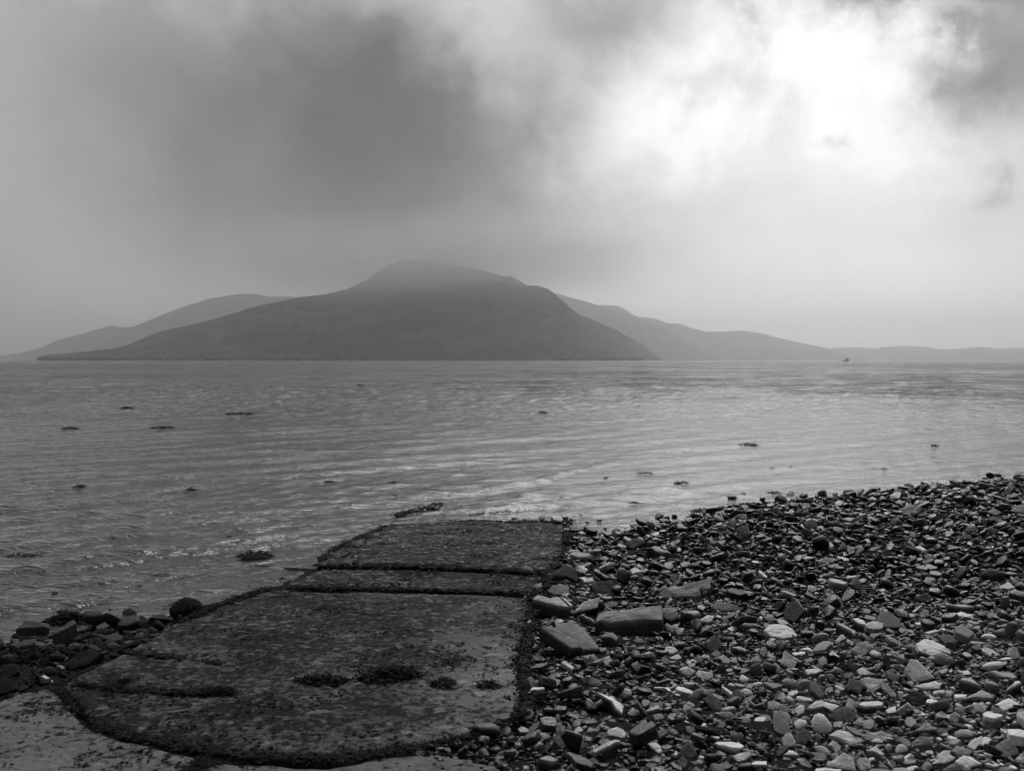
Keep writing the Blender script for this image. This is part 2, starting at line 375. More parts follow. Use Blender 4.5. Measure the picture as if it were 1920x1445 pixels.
# ------------------------------------------------------------------ boat
def boat():
    D = 1500.0; x = (1586.2 - CX) / F * D
    e = bpy.data.objects.new('fishing_boat', None); col.objects.link(e); e.location = (x, D, 0); e.rotation_euler = (0, 0, R(8)); e.scale = (1.1, 1.1, 1.3)
    tag(e, 'small dark fishing boat with wheelhouse aft far out below hazy low hills', 'boat')
    hm = simple('hull_paint', .02, .5, 3, .3); wm = simple('wheelhouse_paint', .03, .5, 3, .3); gm = simple('window_glass', .01, .1, 1, .1)
    st = [(-4.3, .15, 1.75, .9), (-3.6, .75, 1.6, .1), (-2.2, 1.25, 1.35, -.3), (0, 1.45, 1.15, -.4), (2.2, 1.4, 1.15, -.35), (3.7, 1.15, 1.25, -.1)]
    vs = []; fs = []
    for X, w, t, b in st:
        vs += [(X, -w, t), (X, -w * .85, (t + b) * .45), (X, -w * .3, b), (X, w * .3, b), (X, w * .85, (t + b) * .45), (X, w, t)]
    for i in range(len(st) - 1):
        for k in range(5): a = i * 6 + k; fs.append((a, a + 1, a + 7, a + 6))
        a = i * 6; fs.append((a + 5, a, a + 6, a + 11))
    fs.append((0, 5, 4, 3, 2, 1)); n = len(vs); fs.append(tuple(range(n - 6, n)))
    link('hull', pymesh('hull', vs, fs), hm, e)
    def box(name, c, s, mat, parent, bev=.06):
        bm = bmesh.new(); bmesh.ops.create_cube(bm, size=1)
        for v in bm.verts: v.co = Vector((c[0] + v.co.x * s[0] * (1 - .08 * (v.co.z > 0)), c[1] + v.co.y * s[1] * (1 - .08 * (v.co.z > 0)), c[2] + v.co.z * s[2]))
        bmesh.ops.bevel(bm, geom=bm.edges[:], offset=bev, segments=1, affect='EDGES')
        me = bpy.data.meshes.new(name); bm.to_mesh(me); bm.free(); return link(name, me, mat, parent)
    wh = box('wheelhouse', (1.9, 0, 2.2), (2.3, 2.0, 2.4), wm, e)
    for s in (-1, 1): box('window', (1.9, s * 1.0, 2.7), (1.5, .08, .6), gm, wh, .02)
    box('window', (.72, 0, 2.7), (.08, 1.4, .6), gm, wh, .02)
    box('roof', (1.9, 0, 3.46), (2.7, 2.3, .12), wm, wh, .03)
    box('mast', (1.5, 0, 4.6), (.14, .14, 2.3), wm, e, .02); box('crossbar', (1.5, 0, 5.1), (.1, 1.2, .1), wm, e, .02)
    box('mast', (-2.9, 0, 2.5), (.12, .12, 1.9), wm, e, .02); box('hatch', (-1.2, 0, 1.35), (1.6, 1.5, .5), wm, e, .05)
boat()
# ------------------------------------------------------------------ concrete slabs
M_CON = concrete_material('concrete_wet', 0.075, 0.55, 0.5)
M_CON2 = concrete_material('concrete_pale', 0.09, 0.0, 0.3)
M_CON3 = concrete_material('concrete_shore', 0.08, 0.7, 0.8)
def resample(P, step):
    out = []
    for a, b in zip(P, P[1:] + P[:1]):
        n = max(1, int((b - a).length / step))
        for i in range(n): out.append(a.lerp(b, i / n))
    return out
def slab(name, poly, lift, thick, mat, label, dry=None, wob=0.02, pad=0, rel=0.012):
    P = resample([on_slab(*p) + SLN * lift for p in poly], 0.035)
    # soften the traced corners, then roughen the edge
    for _ in range(3): P = [P[i - 1] * .25 + P[i] * .5 + P[(i + 1) % len(P)] * .25 for i in range(len(P))]
    c = sum(P, Vector()) / len(P); N = len(P)
    P = [p + (p - c).normalized() * (wob * noise.fractal(Vector((p.x * 4, p.y * 4, 3)), .8, 2, 4)) for p in P]
    prof = [(1.015, -thick), (1.01, -thick * .5), (1.0, -.05), (.996, -.018), (.988, -.004)] + [(f_, 0) for f_ in np.linspace(.97, .03, 46)]
    vs = []; fs = []; dr = []
    for f_, z in prof:
        for p in P:
            q = c + (p - c) * f_
            nz = noise.fractal(Vector((q.x * 2.2, q.y * 2.2, 0)), .8, 2.1, 5) * rel + noise.fractal(Vector((q.x * 24, q.y * 24, 0)), .8, 2.1, 3) * .006
            if z > -.03: q = q + SLN * (nz + z)
            else: q = q + SLN * (z + nz * .5) + Vector((noise.noise(q * 9), noise.noise(q * 9 + Vector((5, 5, 5))), 0)) * .03
            vs.append(q)
            X, Y_, _ = project(q)
            dr.append(dry(q.x, q.y, f_) if dry else 0.0)
    for r_ in range(len(prof) - 1):
        for i in range(N):
            j = (i + 1) % N; fs.append((r_ * N + i, r_ * N + j, (r_ + 1) * N + j, (r_ + 1) * N + i))
    k = len(vs); vs.append(c.copy()); dr.append(0.0)
    for i in range(N): fs.append(((len(prof) - 1) * N + i, (len(prof) - 1) * N + (i + 1) % N, k))
    me = pymesh(name, vs, fs); me.flip_normals() if me.polygons[-1].normal.z < 0 else None
    attr(me, 'dry', dr); o = link(name, me, mat, smooth=True)
    tag(o, label, 'slab', 'cast concrete slabs of the slipway'); return o
PA = [(108, 1283), (160, 1256), (270, 1203), (330, 1165), (400, 1141), (470, 1115), (505, 1105), (700, 1108), (860, 1113), (990, 1119), (1000, 1135), (985, 1170), (975, 1210), (973, 1250), (981, 1295), (974, 1326), (930, 1350), (870, 1373), (780, 1393), (690, 1407), (600, 1414), (440, 1407), (330, 1391), (230, 1371), (180, 1348), (145, 1318)]
PB = [(536, 1098), (545, 1085), (575, 1073), (600, 1065), (750, 1067), (950, 1074), (1018, 1079), (1008, 1092), (1000, 1108), (860, 1104), (700, 1099), (600, 1097)]
PC = [(596, 1058), (600, 1042), (640, 1018), (690, 1000), (722, 985), (760, 975), (900, 976), (1058, 983), (1056, 1010), (1052, 1040), (1032, 1068), (900, 1063), (750, 1057), (640, 1055)]
PD = [(742, 970), (772, 958), (830, 950), (950, 950), (1040, 944), (1075, 958), (1062, 976), (900, 972)]
PE = [(-90, 1345), (-20, 1318), (40, 1294), (98, 1288), (128, 1326), (162, 1358), (225, 1386), (330, 1408), (378, 1417), (360, 1432), (320, 1460), (270, 1560), (-150, 1560)]
PF = [(398, 1424), (560, 1434), (650, 1432), (720, 1416), (790, 1409), (860, 1413), (930, 1424), (962, 1450), (950, 1560), (310, 1560), (345, 1458)]
def paleA(x, y, f_):   # the paler strip of concrete along the stone side of the big slab
    return float(sst(-0.75, 0.15, x) * sst(6.8, 5.4, y))
slab('concrete_slab', PA, 0.0, .22, M_CON, 'broad dark concrete slab with seaweed clumps, the largest of the slipway', paleA)
slab('concrete_slab', PB, -.008, .3, M_CON, 'narrow dark strip of concrete between two black joints across the slipway')
slab('concrete_slab', PC, 0.004, .3, M_CON3, 'barnacled concrete slab at the water end of the slipway', rel=.018)
slab('concrete_slab', PD, -.03, .3, M_CON3, 'slipway slab just under the water beyond the barnacled one', rel=.02)
slab('concrete_slab', PE, -.006, .2, M_CON2, 'pale worn concrete slab below the black rock bank at the near end of the slipway', lambda x, y, f_: .45)
slab('concrete_slab', PF, -.012, .2, M_CON2, 'pale rounded-edge concrete slab nearest the viewer below the black joint', lambda x, y, f_: .35)
EXCL = []
for P_ in (PA, PB, PC, PD, PE, PF): EXCL.append(np.array([[on_slab(*p).x, on_slab(*p).y] for p in P_]))
def in_poly(pg, x, y):
    x = np.asarray(x, float); y = np.asarray(y, float); ins = np.zeros(x.shape, bool); n = len(pg)
    for i in range(n):
        x1, y1 = pg[i]; x2, y2 = pg[(i + 1) % n]
        c = ((y1 > y) != (y2 > y)); ins ^= c & (x < (x2 - x1) * (y - y1) / (y2 - y1 + 1e-12) + x1)
    return ins
# ------------------------------------------------------------------ traced stones: outline of the top face, height of the front, tilt
TONE = {'P': .85, 'p': .62, 'q': .45, 'm': .29, 'n': .16, 'd': .05, 'k': .014}
stones = []    # dicts: obj, px, py, w, h, words
def hero(poly, front=0, tilt=10, tone='m', wet=0.0, rnd=False, label=None, mark=None, roll=None, name='stone', thick=None, side=None, group='larger stones on the beach'):
    xs = [p[0] for p in poly]; ys = [p[1] for p in poly]; cx = sum(xs) / len(xs); ymax = max(ys)
    g = on_ground(cx, ymax + front); d0 = (g - EYE).dot(_fw); Hh = front / F * d0
    p0 = EYE + ray(cx, ymax) * d0
    rl = random.uniform(-.12, .12) if roll is None else roll
    n = Vector((rl, -math.sin(R(tilt)), math.cos(R(tilt)))).normalized()
    lowest = [p for p in poly if p[1] == ymax][0]; p0 = EYE + ray(*lowest) * d0
    P = []
    for p in poly:
        r_ = ray(*p); q = on_plane(p[0], p[1], p0, n)
        t = (q - EYE).dot(_fw); 
        if t > d0 * 1.25 or t < 0: q = EYE + r_ * (d0 * 1.25)
        P.append(q)
    c = sum(P, Vector()) / len(P); size = max((a - c).length for a in P); small = min((a - c).length for a in P)
    if sum(((P[i] - c).cross(P[(i + 1) % len(P)] - c)).dot(n) for i in range(len(P))) < 0: P.reverse()
    P = resample(P, size * .22)
    if rnd:
        for _ in range(2): P = [P[i - 1] * .25 + P[i] * .5 + P[(i + 1) % len(P)] * .25 for i in range(len(P))]
    N = len(P); sd = random.uniform(0, 50)
    if tilt <= 22 or front > 20:
        ex = Vector((0, 0.10, -1)).normalized(); th = Hh + .03 + size * .15
    else:
        ex = (-n + Vector((0, 0.1, -.35))).normalized(); th = thick or max(.03, small * .9)
    if rnd: prof = [(.15, 1.0), (.55, .95), (.88, .75), (1.04, .42), (1.04, .2), (1.0, .02), (.9, -.05 * 1), (.7, -.10), (.4, -.14)]
    else: prof = [(.5, 1.0), (.95, .97), (1.03, .6), (1.02, .25), (1.0, .03), (.93, -.005), (.6, -.03), (.25, -.03)]
    vs = []; fs = []
    for f_, z in prof:
        for p in P:
            q = c + (p - c) * f_
            if z >= 0: q = q + ex * (th * z)
            else: q = q - n * (z * size * 1.0)
            nz = noise.fractal((q - c) / size * 1.6 + Vector((sd, sd, 0)), .9, 2.1, 4)
            q = q + (n * .6 + (q - c).normalized() * .4) * nz * size * ((.08 if size < .22 else .11) if not rnd else .11)
            vs.append(q)
    for r_ in range(len(prof) - 1):
        for i in range(N):
            j = (i + 1) % N; fs.append((r_ * N + i, r_ * N + j, (r_ + 1) * N + j, (r_ + 1) * N + i))
    fs.append(tuple(reversed(range(N)))); fs.append(tuple(range((len(prof) - 1) * N, len(prof) * N)))
    org = Vector((c.x, c.y, min(v.z for v in vs)))
    me = pymesh(name, [v - org for v in vs], fs)
    tv = []
    for f_, z in prof:
        for i in range(N):
            tv.append(TONE[side] * (1 + .8 * abs(noise.noise(Vector((i * .7, z * 3, sd))))) if side and z > .12 + .12 * noise.noise(Vector((i * .9, sd, 1))) else TONE[tone])  # shade painted into the tone: sides darker than the top face
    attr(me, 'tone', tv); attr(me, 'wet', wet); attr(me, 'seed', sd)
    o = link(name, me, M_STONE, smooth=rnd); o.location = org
    w = max(xs) - min(xs); h = max(ys) - min(ys) + front
    stones.append(dict(o=o, px=cx, py=(min(ys) + ymax + front) / 2, w=w, h=h, tone=tone, tilt=tilt, rnd=rnd, front=front, nv=len(poly), label=label, mark=mark, d=d0,
                       poly=[(x, y) for x, y in poly] , ymin=min(ys), ymax=ymax + front, group=group, wet=wet, foot=(c.x, c.y, size * .75)))
    return o
def batch(ox, oy, s, rows):
    for r_ in rows:
        pts, front, tilt, tone = r_[:4]; kw = dict(r_[4]) if len(r_) > 4 else {}
        if front / s > 6.5 and 'wet' not in kw and tone != 'k': kw['side'] = 'n' if tone == 'P' else 'd'  # stones with a visible front get painted shade on their sides
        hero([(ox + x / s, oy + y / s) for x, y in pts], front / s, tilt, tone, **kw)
RD = dict(rnd=True)
batch(960, 1265, 8, [
 ([(215,290),(310,180),(480,175),(490,205),(350,235)],210,12,'q',dict(label='black block with pale curved top edge beside the slipway edge',mark='black block with the pale curved top')),
 ([(1250,240),(1490,320),(1670,460),(1650,560),(1560,500),(1480,370)],90,15,'p',dict(label='dark wedge stone with a long bright slanting top edge',mark='wedge with the bright slanting edge')),
 ([(1610,230),(1700,180),(1790,220),(1800,300),(1700,340),(1590,320)],20,45,'q',RD),
 ([(1420,880),(1450,820),(1570,780),(1670,810),(1740,920),(1640,945),(1500,940)],20,35,'p'),
 ([(1200,1130),(1480,980),(1570,960),(1590,990),(1250,1160)],170,5,'m',dict(label='dark block with a grey ridge rising to the right, low on the beach',mark='dark block with the rising grey ridge')),
 ([(970,1030),(1050,960),(1090,900),(1130,960),(1130,1060),(1060,1110),(980,1080)],0,55,'m'),
 ([(400,1250),(480,1210),(580,1210),(700,1270),(600,1300)],140,15,'m',dict(label='dark pointed stone with a grey lens-shaped top near the pale slab',mark='pointed stone with the lens-shaped top')),
 ([(1020,40),(1130,20),(1330,60),(1360,130),(1320,165),(1110,130)],15,40,'n'),
 ([(610,800),(640,740),(720,710),(770,780),(780,870),(600,850)],10,50,'m'),
 ([(890,880),(980,780),(1010,765),(1070,820),(1030,860),(930,890)],10,30,'q'),
 ([(90,810),(140,760),(190,780),(290,830),(240,850),(120,850)],60,10,'m'),
 ([(1010,750),(1060,670),(1200,660),(1300,690),(1180,740)],15,30,'n'),
 ([(1110,870),(1160,770),(1260,800),(1370,690),(1400,710),(1280,860),(1180,900)],5,40,'m'),
 ([(850,1090),(870,1050),(930,1080),(990,1150),(920,1140)],10,30,'q',RD),
 ([(1080,1290),(1220,1240),(1300,1290),(1250,1380),(1150,1390)],0,45,'n'),
 ([(280,1030),(370,980),(480,1030),(400,1045),(340,1100)],40,25,'q'),
 ([(640,960),(720,900),(760,960),(830,1010),(760,1110),(690,1050)],0,50,'n'),
])
batch(1200, 1265, 8, [
 ([(190,200),(220,180),(430,180),(470,240),(220,235)],10,15,'p'),
 ([(500,165),(640,170),(820,250),(790,285),(560,230)],12,15,'P',dict(label='long white flat stone slanting down to the right above the dark smooth one',mark='long white slanting stone')),
 ([(510,280),(560,275),(690,345),(640,355)],10,15,'P'),
 ([(700,340),(880,190),(960,200),(980,260),(840,390),(760,380)],5,50,'n',RD),
 ([(940,350),(1060,290),(1180,340),(1240,440),(1200,540),(1120,550),(1030,440)],0,60,'n',dict(label='large dark grey leaning stone with a blunt pointed foot',mark='large dark leaning stone')),
 ([(640,560),(660,450),(730,390),(830,450),(740,520)],0,45,'q'),
 ([(70,540),(220,460),(270,440),(300,500),(120,540)],60,12,'m'),
 ([(190,590),(330,570),(360,650),(230,670)],40,20,'n'),
 ([(220,960),(290,830),(360,800),(430,860),(300,940)],50,40,'n'),
 ([(110,1020),(240,1015),(400,1130),(280,1165),(180,1090)],20,25,'p'),
 ([(570,1210),(660,1030),(740,1000),(800,1050),(850,1180),(780,1240)],0,60,'n',dict(label='dark triangular stone leaning back, low on the beach',mark='dark triangular stone')),
 ([(1110,1020),(1150,990),(1500,1015),(1570,1060),(1490,1095),(1200,1050)],75,6,'P',dict(label='long bar-shaped stone with a white flat top and dark front',mark='white-topped bar stone')),
 ([(1670,750),(1740,640),(1880,615),(1890,650),(1830,720)],25,20,'p'),
 ([(1460,640),(1580,620),(1670,680),(1590,760),(1490,700)],0,45,'m'),
 ([(1380,870),(1520,860),(1570,920),(1500,1000),(1400,980)],0,60,'n',RD),
 ([(1140,590),(1220,540),(1380,560),(1440,620),(1380,665),(1220,650)],0,35,'n',RD),
 ([(680,770),(800,760),(870,800),(760,870),(710,850)],10,40,'m'),
 ([(420,1150),(470,1120),(550,1135),(560,1200),(440,1190)],70,20,'p'),
 ([(1220,170),(1260,170),(1440,290),(1420,320),(1330,270)],10,20,'p'),
 ([(1520,230),(1590,190),(1640,220),(1710,290),(1660,310),(1560,300)],5,40,'p',RD),
 ([(1310,140),(1360,110),(1470,165),(1440,185),(1330,180)],5,40,'p',RD),
 ([(1490,60),(1540,20),(1620,30),(1640,80),(1560,120)],5,45,'p',RD),
 ([(1670,140),(1750,100),(1850,100),(1850,140),(1720,175)],20,35,'q',RD),
 ([(1050,880),(1110,860),(1210,930),(1170,960),(1080,920)],10,25,'p'),
 ([(870,1220),(940,1200),(1020,1220),(1010,1250),(890,1250)],25,20,'q',RD),
 ([(1670,1310),(1740,1290),(1900,1290),(1900,1340),(1680,1340)],100,6,'p'),
 ([(1380,1220),(1480,1170),(1650,1140),(1680,1190),(1590,1260),(1480,1300)],5,35,'q'),
 ([(780,980),(860,920),(960,950),(900,1000)],15,35,'m',RD),
 ([(870,710),(1000,720),(1010,760),(880,760)],15,12,'P'),
 ([(580,690),(700,680),(740,715),(620,730)],12,12,'P'),
 ([(560,1290),(640,1210),(720,1290),(680,1400),(590,1360)],0,50,'n'),
 ([(800,1300),(870,1270),(960,1310),(880,1370),(820,1350)],0,45,'m',RD),
])
batch(1440, 1265, 8, [
 ([(100,560),(180,530),(280,560),(340,610),(320,840),(230,930),(100,840)],0,62,'q',dict(label='upright rectangular slate with rounded shoulders',mark='upright rectangular slate')),
 ([(680,620),(710,570),(850,570),(870,640),(980,760),(960,860),(840,870),(720,850),(660,760)],0,58,'p',dict(rnd=True,label='smooth boot-shaped pale stone standing upright',mark='boot-shaped pale stone')),
 ([(960,560),(1130,470),(1240,490),(1310,620),(1280,700),(1040,690),(960,620)],0,58,'n',dict(label='dark dome-shaped stone crossed by a pale vein',mark='dark dome-shaped stone')),
 ([(590,480),(720,380),(800,370),(1070,460),(960,540),(880,470),(780,480),(650,500)],30,30,'q'),
 ([(370,530),(480,440),(550,450),(540,570),(480,600)],0,40,'p'),
 ([(400,330),(430,310),(640,345),(700,390),(600,400),(450,370)],15,15,'p',dict(rnd=True,label='smooth pale finger-shaped stone lying flat',mark='finger-shaped pale stone')),
 ([(60,300),(180,230),(240,270),(270,330),(230,365),(90,360)],5,35,'p'),
 ([(250,265),(440,225),(450,270),(340,320)],5,25,'P'),
 ([(520,210),(570,190),(690,250),(780,310),(720,320)],20,20,'q'),
 ([(390,700),(500,650),(590,700),(600,740),(480,800),(420,830)],0,45,'p',RD),
 ([(450,860),(530,790),(640,850),(660,910),(560,1040),(440,1010),(420,920)],0,58,'n'),
 ([(220,940),(280,860),(360,880),(420,1020),(360,1060),(230,1060)],0,52,'p'),
 ([(670,1070),(720,1050),(860,1060),(960,1180),(950,1220),(840,1200),(720,1140)],5,35,'m',dict(rnd=True,label='grey oval flat stone tipped toward the water side',mark='grey oval stone')),
 ([(880,1340),(1080,1190),(1140,1165),(1280,1230),(1310,1430),(1050,1390)],0,48,'p',dict(label='large pale triangular stone nearest the viewer',mark='large pale triangular stone')),
 ([(1350,1250),(1480,1230),(1540,1290),(1540,1400),(1400,1430),(1360,1330)],0,45,'q'),
 ([(430,1250),(540,1230),(610,1290),(660,1370),(600,1400),(520,1370)],0,45,'p'),
 ([(160,1170),(200,1110),(380,1130),(480,1200),(400,1195),(180,1190)],60,15,'q'),
 ([(920,900),(1050,820),(1230,850),(1450,980),(1380,1010),(1230,1040),(1080,950)],5,35,'p',dict(label='big mottled pale stone with a dimpled top',mark='big mottled pale stone')),
 ([(1350,440),(1410,400),(1650,380),(1730,410),(1700,450),(1460,470)],90,12,'q',dict(label='thick loaf-shaped stone, light on top and black in front',mark='loaf-shaped stone with the black front')),
 ([(1410,900),(1500,860),(1610,860),(1700,830),(1920,910),(1870,1020),(1750,1010),(1480,970)],0,40,'m'),
 ([(1490,1130),(1610,1060),(1750,1180),(1720,1200),(1600,1150)],30,30,'q'),
 ([(1520,1000),(1600,955),(1700,965),(1745,1010),(1640,1030)],10,30,'p',RD),
 ([(1210,140),(1230,40),(1340,70),(1440,160),(1380,290),(1290,230),(1220,210)],0,55,'n'),
 ([(1410,60),(1500,30),(1750,70),(1690,180),(1560,250),(1480,170)],0,45,'q',dict(label='light grey cracked stone with a pointed lower end',mark='cracked stone with the pointed lower end')),
 ([(1770,520),(1830,480),(1920,460),(1920,560),(1800,570)],30,25,'p'),
 ([(900,1050),(970,970),(1100,1060),(1080,1120),(1020,1160),(960,1060)],0,45,'q'),
 ([(1270,720),(1370,640),(1440,700),(1400,760)],5,35,'m'),
 ([(720,1395),(850,1380),(1100,1410),(1080,1440),(700,1440)],10,15,'p'),
 ([(1000,150),(1050,150),(1150,210),(1130,240),(1060,230)],5,30,'p',RD),
 ([(970,700),(1130,695),(1090,800),(1000,790)],0,40,'q'),
 ([(0,400),(90,380),(200,440),(220,510),(100,530),(10,500)],0,45,'q'),
])
batch(1680, 1265, 8, [
 ([(1300,570),(1380,555),(1590,580),(1600,620),(1450,650),(1340,620)],150,8,'P',dict(label='layered block with a bright white top and streaked front',mark='layered block with the white top')),
 ([(1490,1060),(1640,950),(1740,970),(1850,1130),(1800,1220),(1680,1240),(1520,1180)],20,52,'m',dict(label='big dark grey six-sided boulder close to the viewer',mark='big six-sided boulder')),
 ([(1790,1260),(1870,1180),(1920,1140),(1920,1330),(1830,1310)],10,45,'q'),
 ([(1440,460),(1690,340),(1870,430),(1760,480),(1620,520),(1500,470)],25,22,'p',dict(label='pale kite-shaped slab with a ragged far edge',mark='kite-shaped pale slab')),
 ([(1060,490),(1180,415),(1320,420),(1350,520),(1290,560),(1230,540),(1170,580)],0,50,'q',dict(label='light grey axe-shaped stone with a notched lower edge',mark='axe-shaped stone')),
 ([(870,500),(960,450),(1040,490),(1050,560),(1010,600),(900,540)],0,58,'m',RD),
 ([(820,590),(880,545),(960,590),(940,680),(890,730),(830,670)],0,58,'q'),
 ([(860,800),(900,760),(1120,745),(1190,790),(1100,820),(950,815)],5,15,'p',RD),
 ([(860,890),(920,815),(1120,820),(1210,900),(1130,940),(980,930)],10,32,'m',RD),
 ([(690,940),(740,915),(880,925),(1000,970),(930,985),(760,975)],5,15,'p',RD),
 ([(260,1000),(350,910),(560,940),(570,1080),(420,1110),(250,1090)],0,55,'m',dict(label='rectangular grey stone with fine upright grooves',mark='grooved rectangular stone')),
 ([(260,850),(460,680),(490,700),(620,820),(330,830)],70,20,'n',dict(label='black peaked stone with a thin pale crest',mark='black peaked stone')),
 ([(820,1140),(900,1060),(1040,1090),(1150,1140),(1100,1210),(960,1200)],0,40,'m'),
 ([(1070,1060),(1130,980),(1290,910),(1290,990),(1180,1120)],25,35,'p'),
 ([(880,1290),(1020,1200),(1120,1230),(1290,1330),(1200,1350),(1060,1400)],0,30,'p'),
 ([(620,1180),(760,1120),(820,1190),(880,1240),(680,1370),(480,1370),(640,1250)],0,40,'q'),
 ([(90,1270),(200,1230),(300,1270),(300,1330),(120,1360)],5,40,'q',RD),
 ([(100,1420),(200,1370),(300,1350),(420,1440),(90,1440)],0,30,'p'),
 ([(0,1060),(90,1020),(190,1080),(190,1150),(0,1180)],0,45,'q',RD),
 ([(110,330),(260,230),(400,260),(430,330),(390,440),(220,410)],0,50,'d',dict(label='dark rough stone with layered face above the small white cube',mark='dark rough layered stone')),
 ([(440,400),(480,350),(640,380),(620,430),(520,420)],55,8,'P',dict(label='small cube-like stone with a white top and black sides',mark='white-topped cube stone')),
 ([(660,490),(780,390),(860,460),(850,560),(760,560)],0,55,'m'),
 ([(270,160),(590,80),(670,140),(650,210),(430,200)],10,25,'q'),
 ([(870,290),(1070,290),(1040,330),(900,340)],50,10,'p'),
 ([(1000,360),(1290,215),(1480,310),(1440,350),(1130,320)],40,25,'m'),
 ([(950,70),(1000,40),(1150,60),(1280,160),(1100,100)],110,12,'m',dict(label='dark layered ledge stone with a curved light rim',mark='dark layered ledge stone')),
 ([(690,250),(780,235),(850,260),(840,320),(760,320)],5,40,'q',RD),
 ([(1640,240),(1790,90),(1850,80),(1880,110),(1720,200)],60,20,'q'),
 ([(1820,520),(1920,500),(1920,650),(1830,600)],0,50,'m',RD),
 ([(1340,1330),(1400,1270),(1570,1350),(1480,1370)],20,20,'p'),
 ([(700,1420),(860,1310),(1000,1330),(1080,1440),(720,1440)],0,48,'n'),
 ([(220,570),(300,530),(460,580),(440,605),(260,600)],10,20,'p'),
 ([(600,580),(680,530),(800,610),(740,640),(620,620)],5,30,'p'),
])
batch(1240, 1120, 8, [
 ([(710,190),(770,90),(850,50),(1010,80),(1180,140),(1200,200),(1080,200),(860,190)],15,38,'n',dict(label='long low grey hump-backed stone with a shiny end',mark='long hump-backed stone')),
 ([(560,340),(690,260),(800,270),(760,340),(700,370)],5,32,'q'),
 ([(180,440),(240,430),(340,520),(250,580)],0,48,'q'),
 ([(0,790),(80,730),(190,740),(250,800),(130,860)],0,35,'p'),
 ([(120,900),(260,840),(300,900),(200,945)],5,30,'q'),
 ([(0,900),(60,870),(150,970),(90,990),(0,980)],0,45,'m'),
 ([(250,1080),(370,1020),(510,1090),(450,1180),(340,1170)],0,45,'q',RD),
 ([(520,1120),(560,1085),(770,1130),(770,1200),(690,1230),(540,1180)],0,40,'q'),
 ([(870,890),(920,850),(1050,940),(1050,1000),(950,1000)],0,45,'p'),
 ([(1050,950),(1100,880),(1170,970),(1100,990)],0,45,'q'),
 ([(800,1050),(860,990),(960,1010),(960,1110),(880,1150),(820,1110)],0,58,'d',RD),
 ([(680,720),(740,600),(800,560),(900,650),(890,740),(760,830)],0,58,'n',dict(label='dark smooth lozenge stone standing on its point mid-beach',mark='dark lozenge stone')),
 ([(750,840),(830,780),(900,830),(850,900),(790,900)],0,45,'m'),
 ([(1000,410),(1050,350),(1170,340),(1230,380),(1450,390),(1500,430),(1250,430)],20,30,'m'),
 ([(990,460),(1060,430),(1160,430),(1100,480),(1060,500)],40,15,'p'),
 ([(1310,960),(1370,890),(1480,860),(1560,930),(1450,965)],5,35,'m'),
 ([(1600,1030),(1700,970),(1770,1010),(1790,1130),(1740,1160),(1600,1070)],0,55,'m',RD),
 ([(1170,1200),(1210,1140),(1320,1220),(1270,1280),(1190,1260)],0,45,'p',RD),
 ([(1040,750),(1160,720),(1280,770),(1260,800),(1120,760)],60,15,'m'),
 ([(590,880),(640,840),(740,890),(700,930),(620,920)],5,35,'q'),
 ([(360,970),(470,920),(560,960),(430,1010)],5,30,'p'),
 ([(400,490),(520,510),(700,410),(760,440),(600,520)],70,12,'n'),
 ([(1400,290),(1430,260),(1520,280),(1510,325)],8,25,'P'),
 ([(1250,210),(1320,160),(1420,170),(1400,230),(1300,240)],0,40,'n'),
])
batch(1460, 1120, 8, [
 ([(40,980),(90,790),(180,860),(300,920),(230,1060),(100,1020)],0,54,'p',dict(label='pale square-cut stone with a peaked corner',mark='pale square-cut stone')),
 ([(-230,490),(-120,400),(60,400),(200,450),(310,520),(260,580),(80,610),(-100,570)],10,20,'q',dict(label='broad flat slab with a pale near rim, mid-beach',mark='broad flat pale-rimmed slab')),
 ([(860,390),(900,370),(1160,500),(1140,545),(1060,490)],90,12,'m'),
 ([(1100,310),(1190,300),(1290,350),(1320,415),(1200,380)],110,14,'q',dict(label='black-fronted block with a light faceted top',mark='black-fronted faceted block')),
 ([(1060,260),(1110,220),(1170,250),(1120,310)],0,45,'P'),
 ([(840,650),(950,540),(1020,600),(900,670)],0,35,'q'),
 ([(1030,610),(1130,680),(1120,720),(1010,660)],10,30,'m'),
 ([(1110,780),(1180,690),(1330,640),(1420,750),(1300,850),(1210,880)],0,54,'q',dict(label='big five-sided rounded stone with a pale left shoulder',mark='big five-sided stone')),
 ([(850,80),(920,40),(990,150),(940,170)],0,55,'q'),
 ([(1210,200),(1270,160),(1390,170),(1380,240),(1270,260)],0,30,'m'),
 ([(670,480),(860,460),(860,480),(690,495)],10,8,'P'),
 ([(700,880),(810,790),(940,910),(820,850)],60,25,'q'),
 ([(1260,600),(1270,530),(1400,620),(1370,650)],0,45,'P'),
 ([(1370,560),(1410,500),(1640,540),(1520,560),(1420,610)],10,30,'m'),
 ([(1000,1000),(1070,950),(1190,1050),(1130,1110)],0,45,'d'),
 ([(300,770),(430,740),(560,790),(520,810),(420,780)],35,15,'q'),
 ([(200,825),(390,810),(400,840),(240,860)],20,10,'P'),
 ([(390,1080),(600,1050),(680,1090),(560,1130),(440,1150)],5,28,'p'),
 ([(950,700),(1040,680),(1050,800),(970,800)],0,58,'d'),
 ([(1170,1080),(1260,1040),(1460,1150),(1220,1160)],10,30,'q'),
 ([(1390,1070),(1470,980),(1540,1030),(1470,1110)],0,50,'m',RD),
 ([(1620,1120),(1740,1130),(1820,1190),(1760,1260),(1660,1210)],0,50,'n'),
 ([(450,480),(500,380),(590,430),(520,470)],0,40,'q'),
 ([(1560,900),(1610,840),(1680,900),(1700,1080),(1620,1060)],0,60,'d'),
])
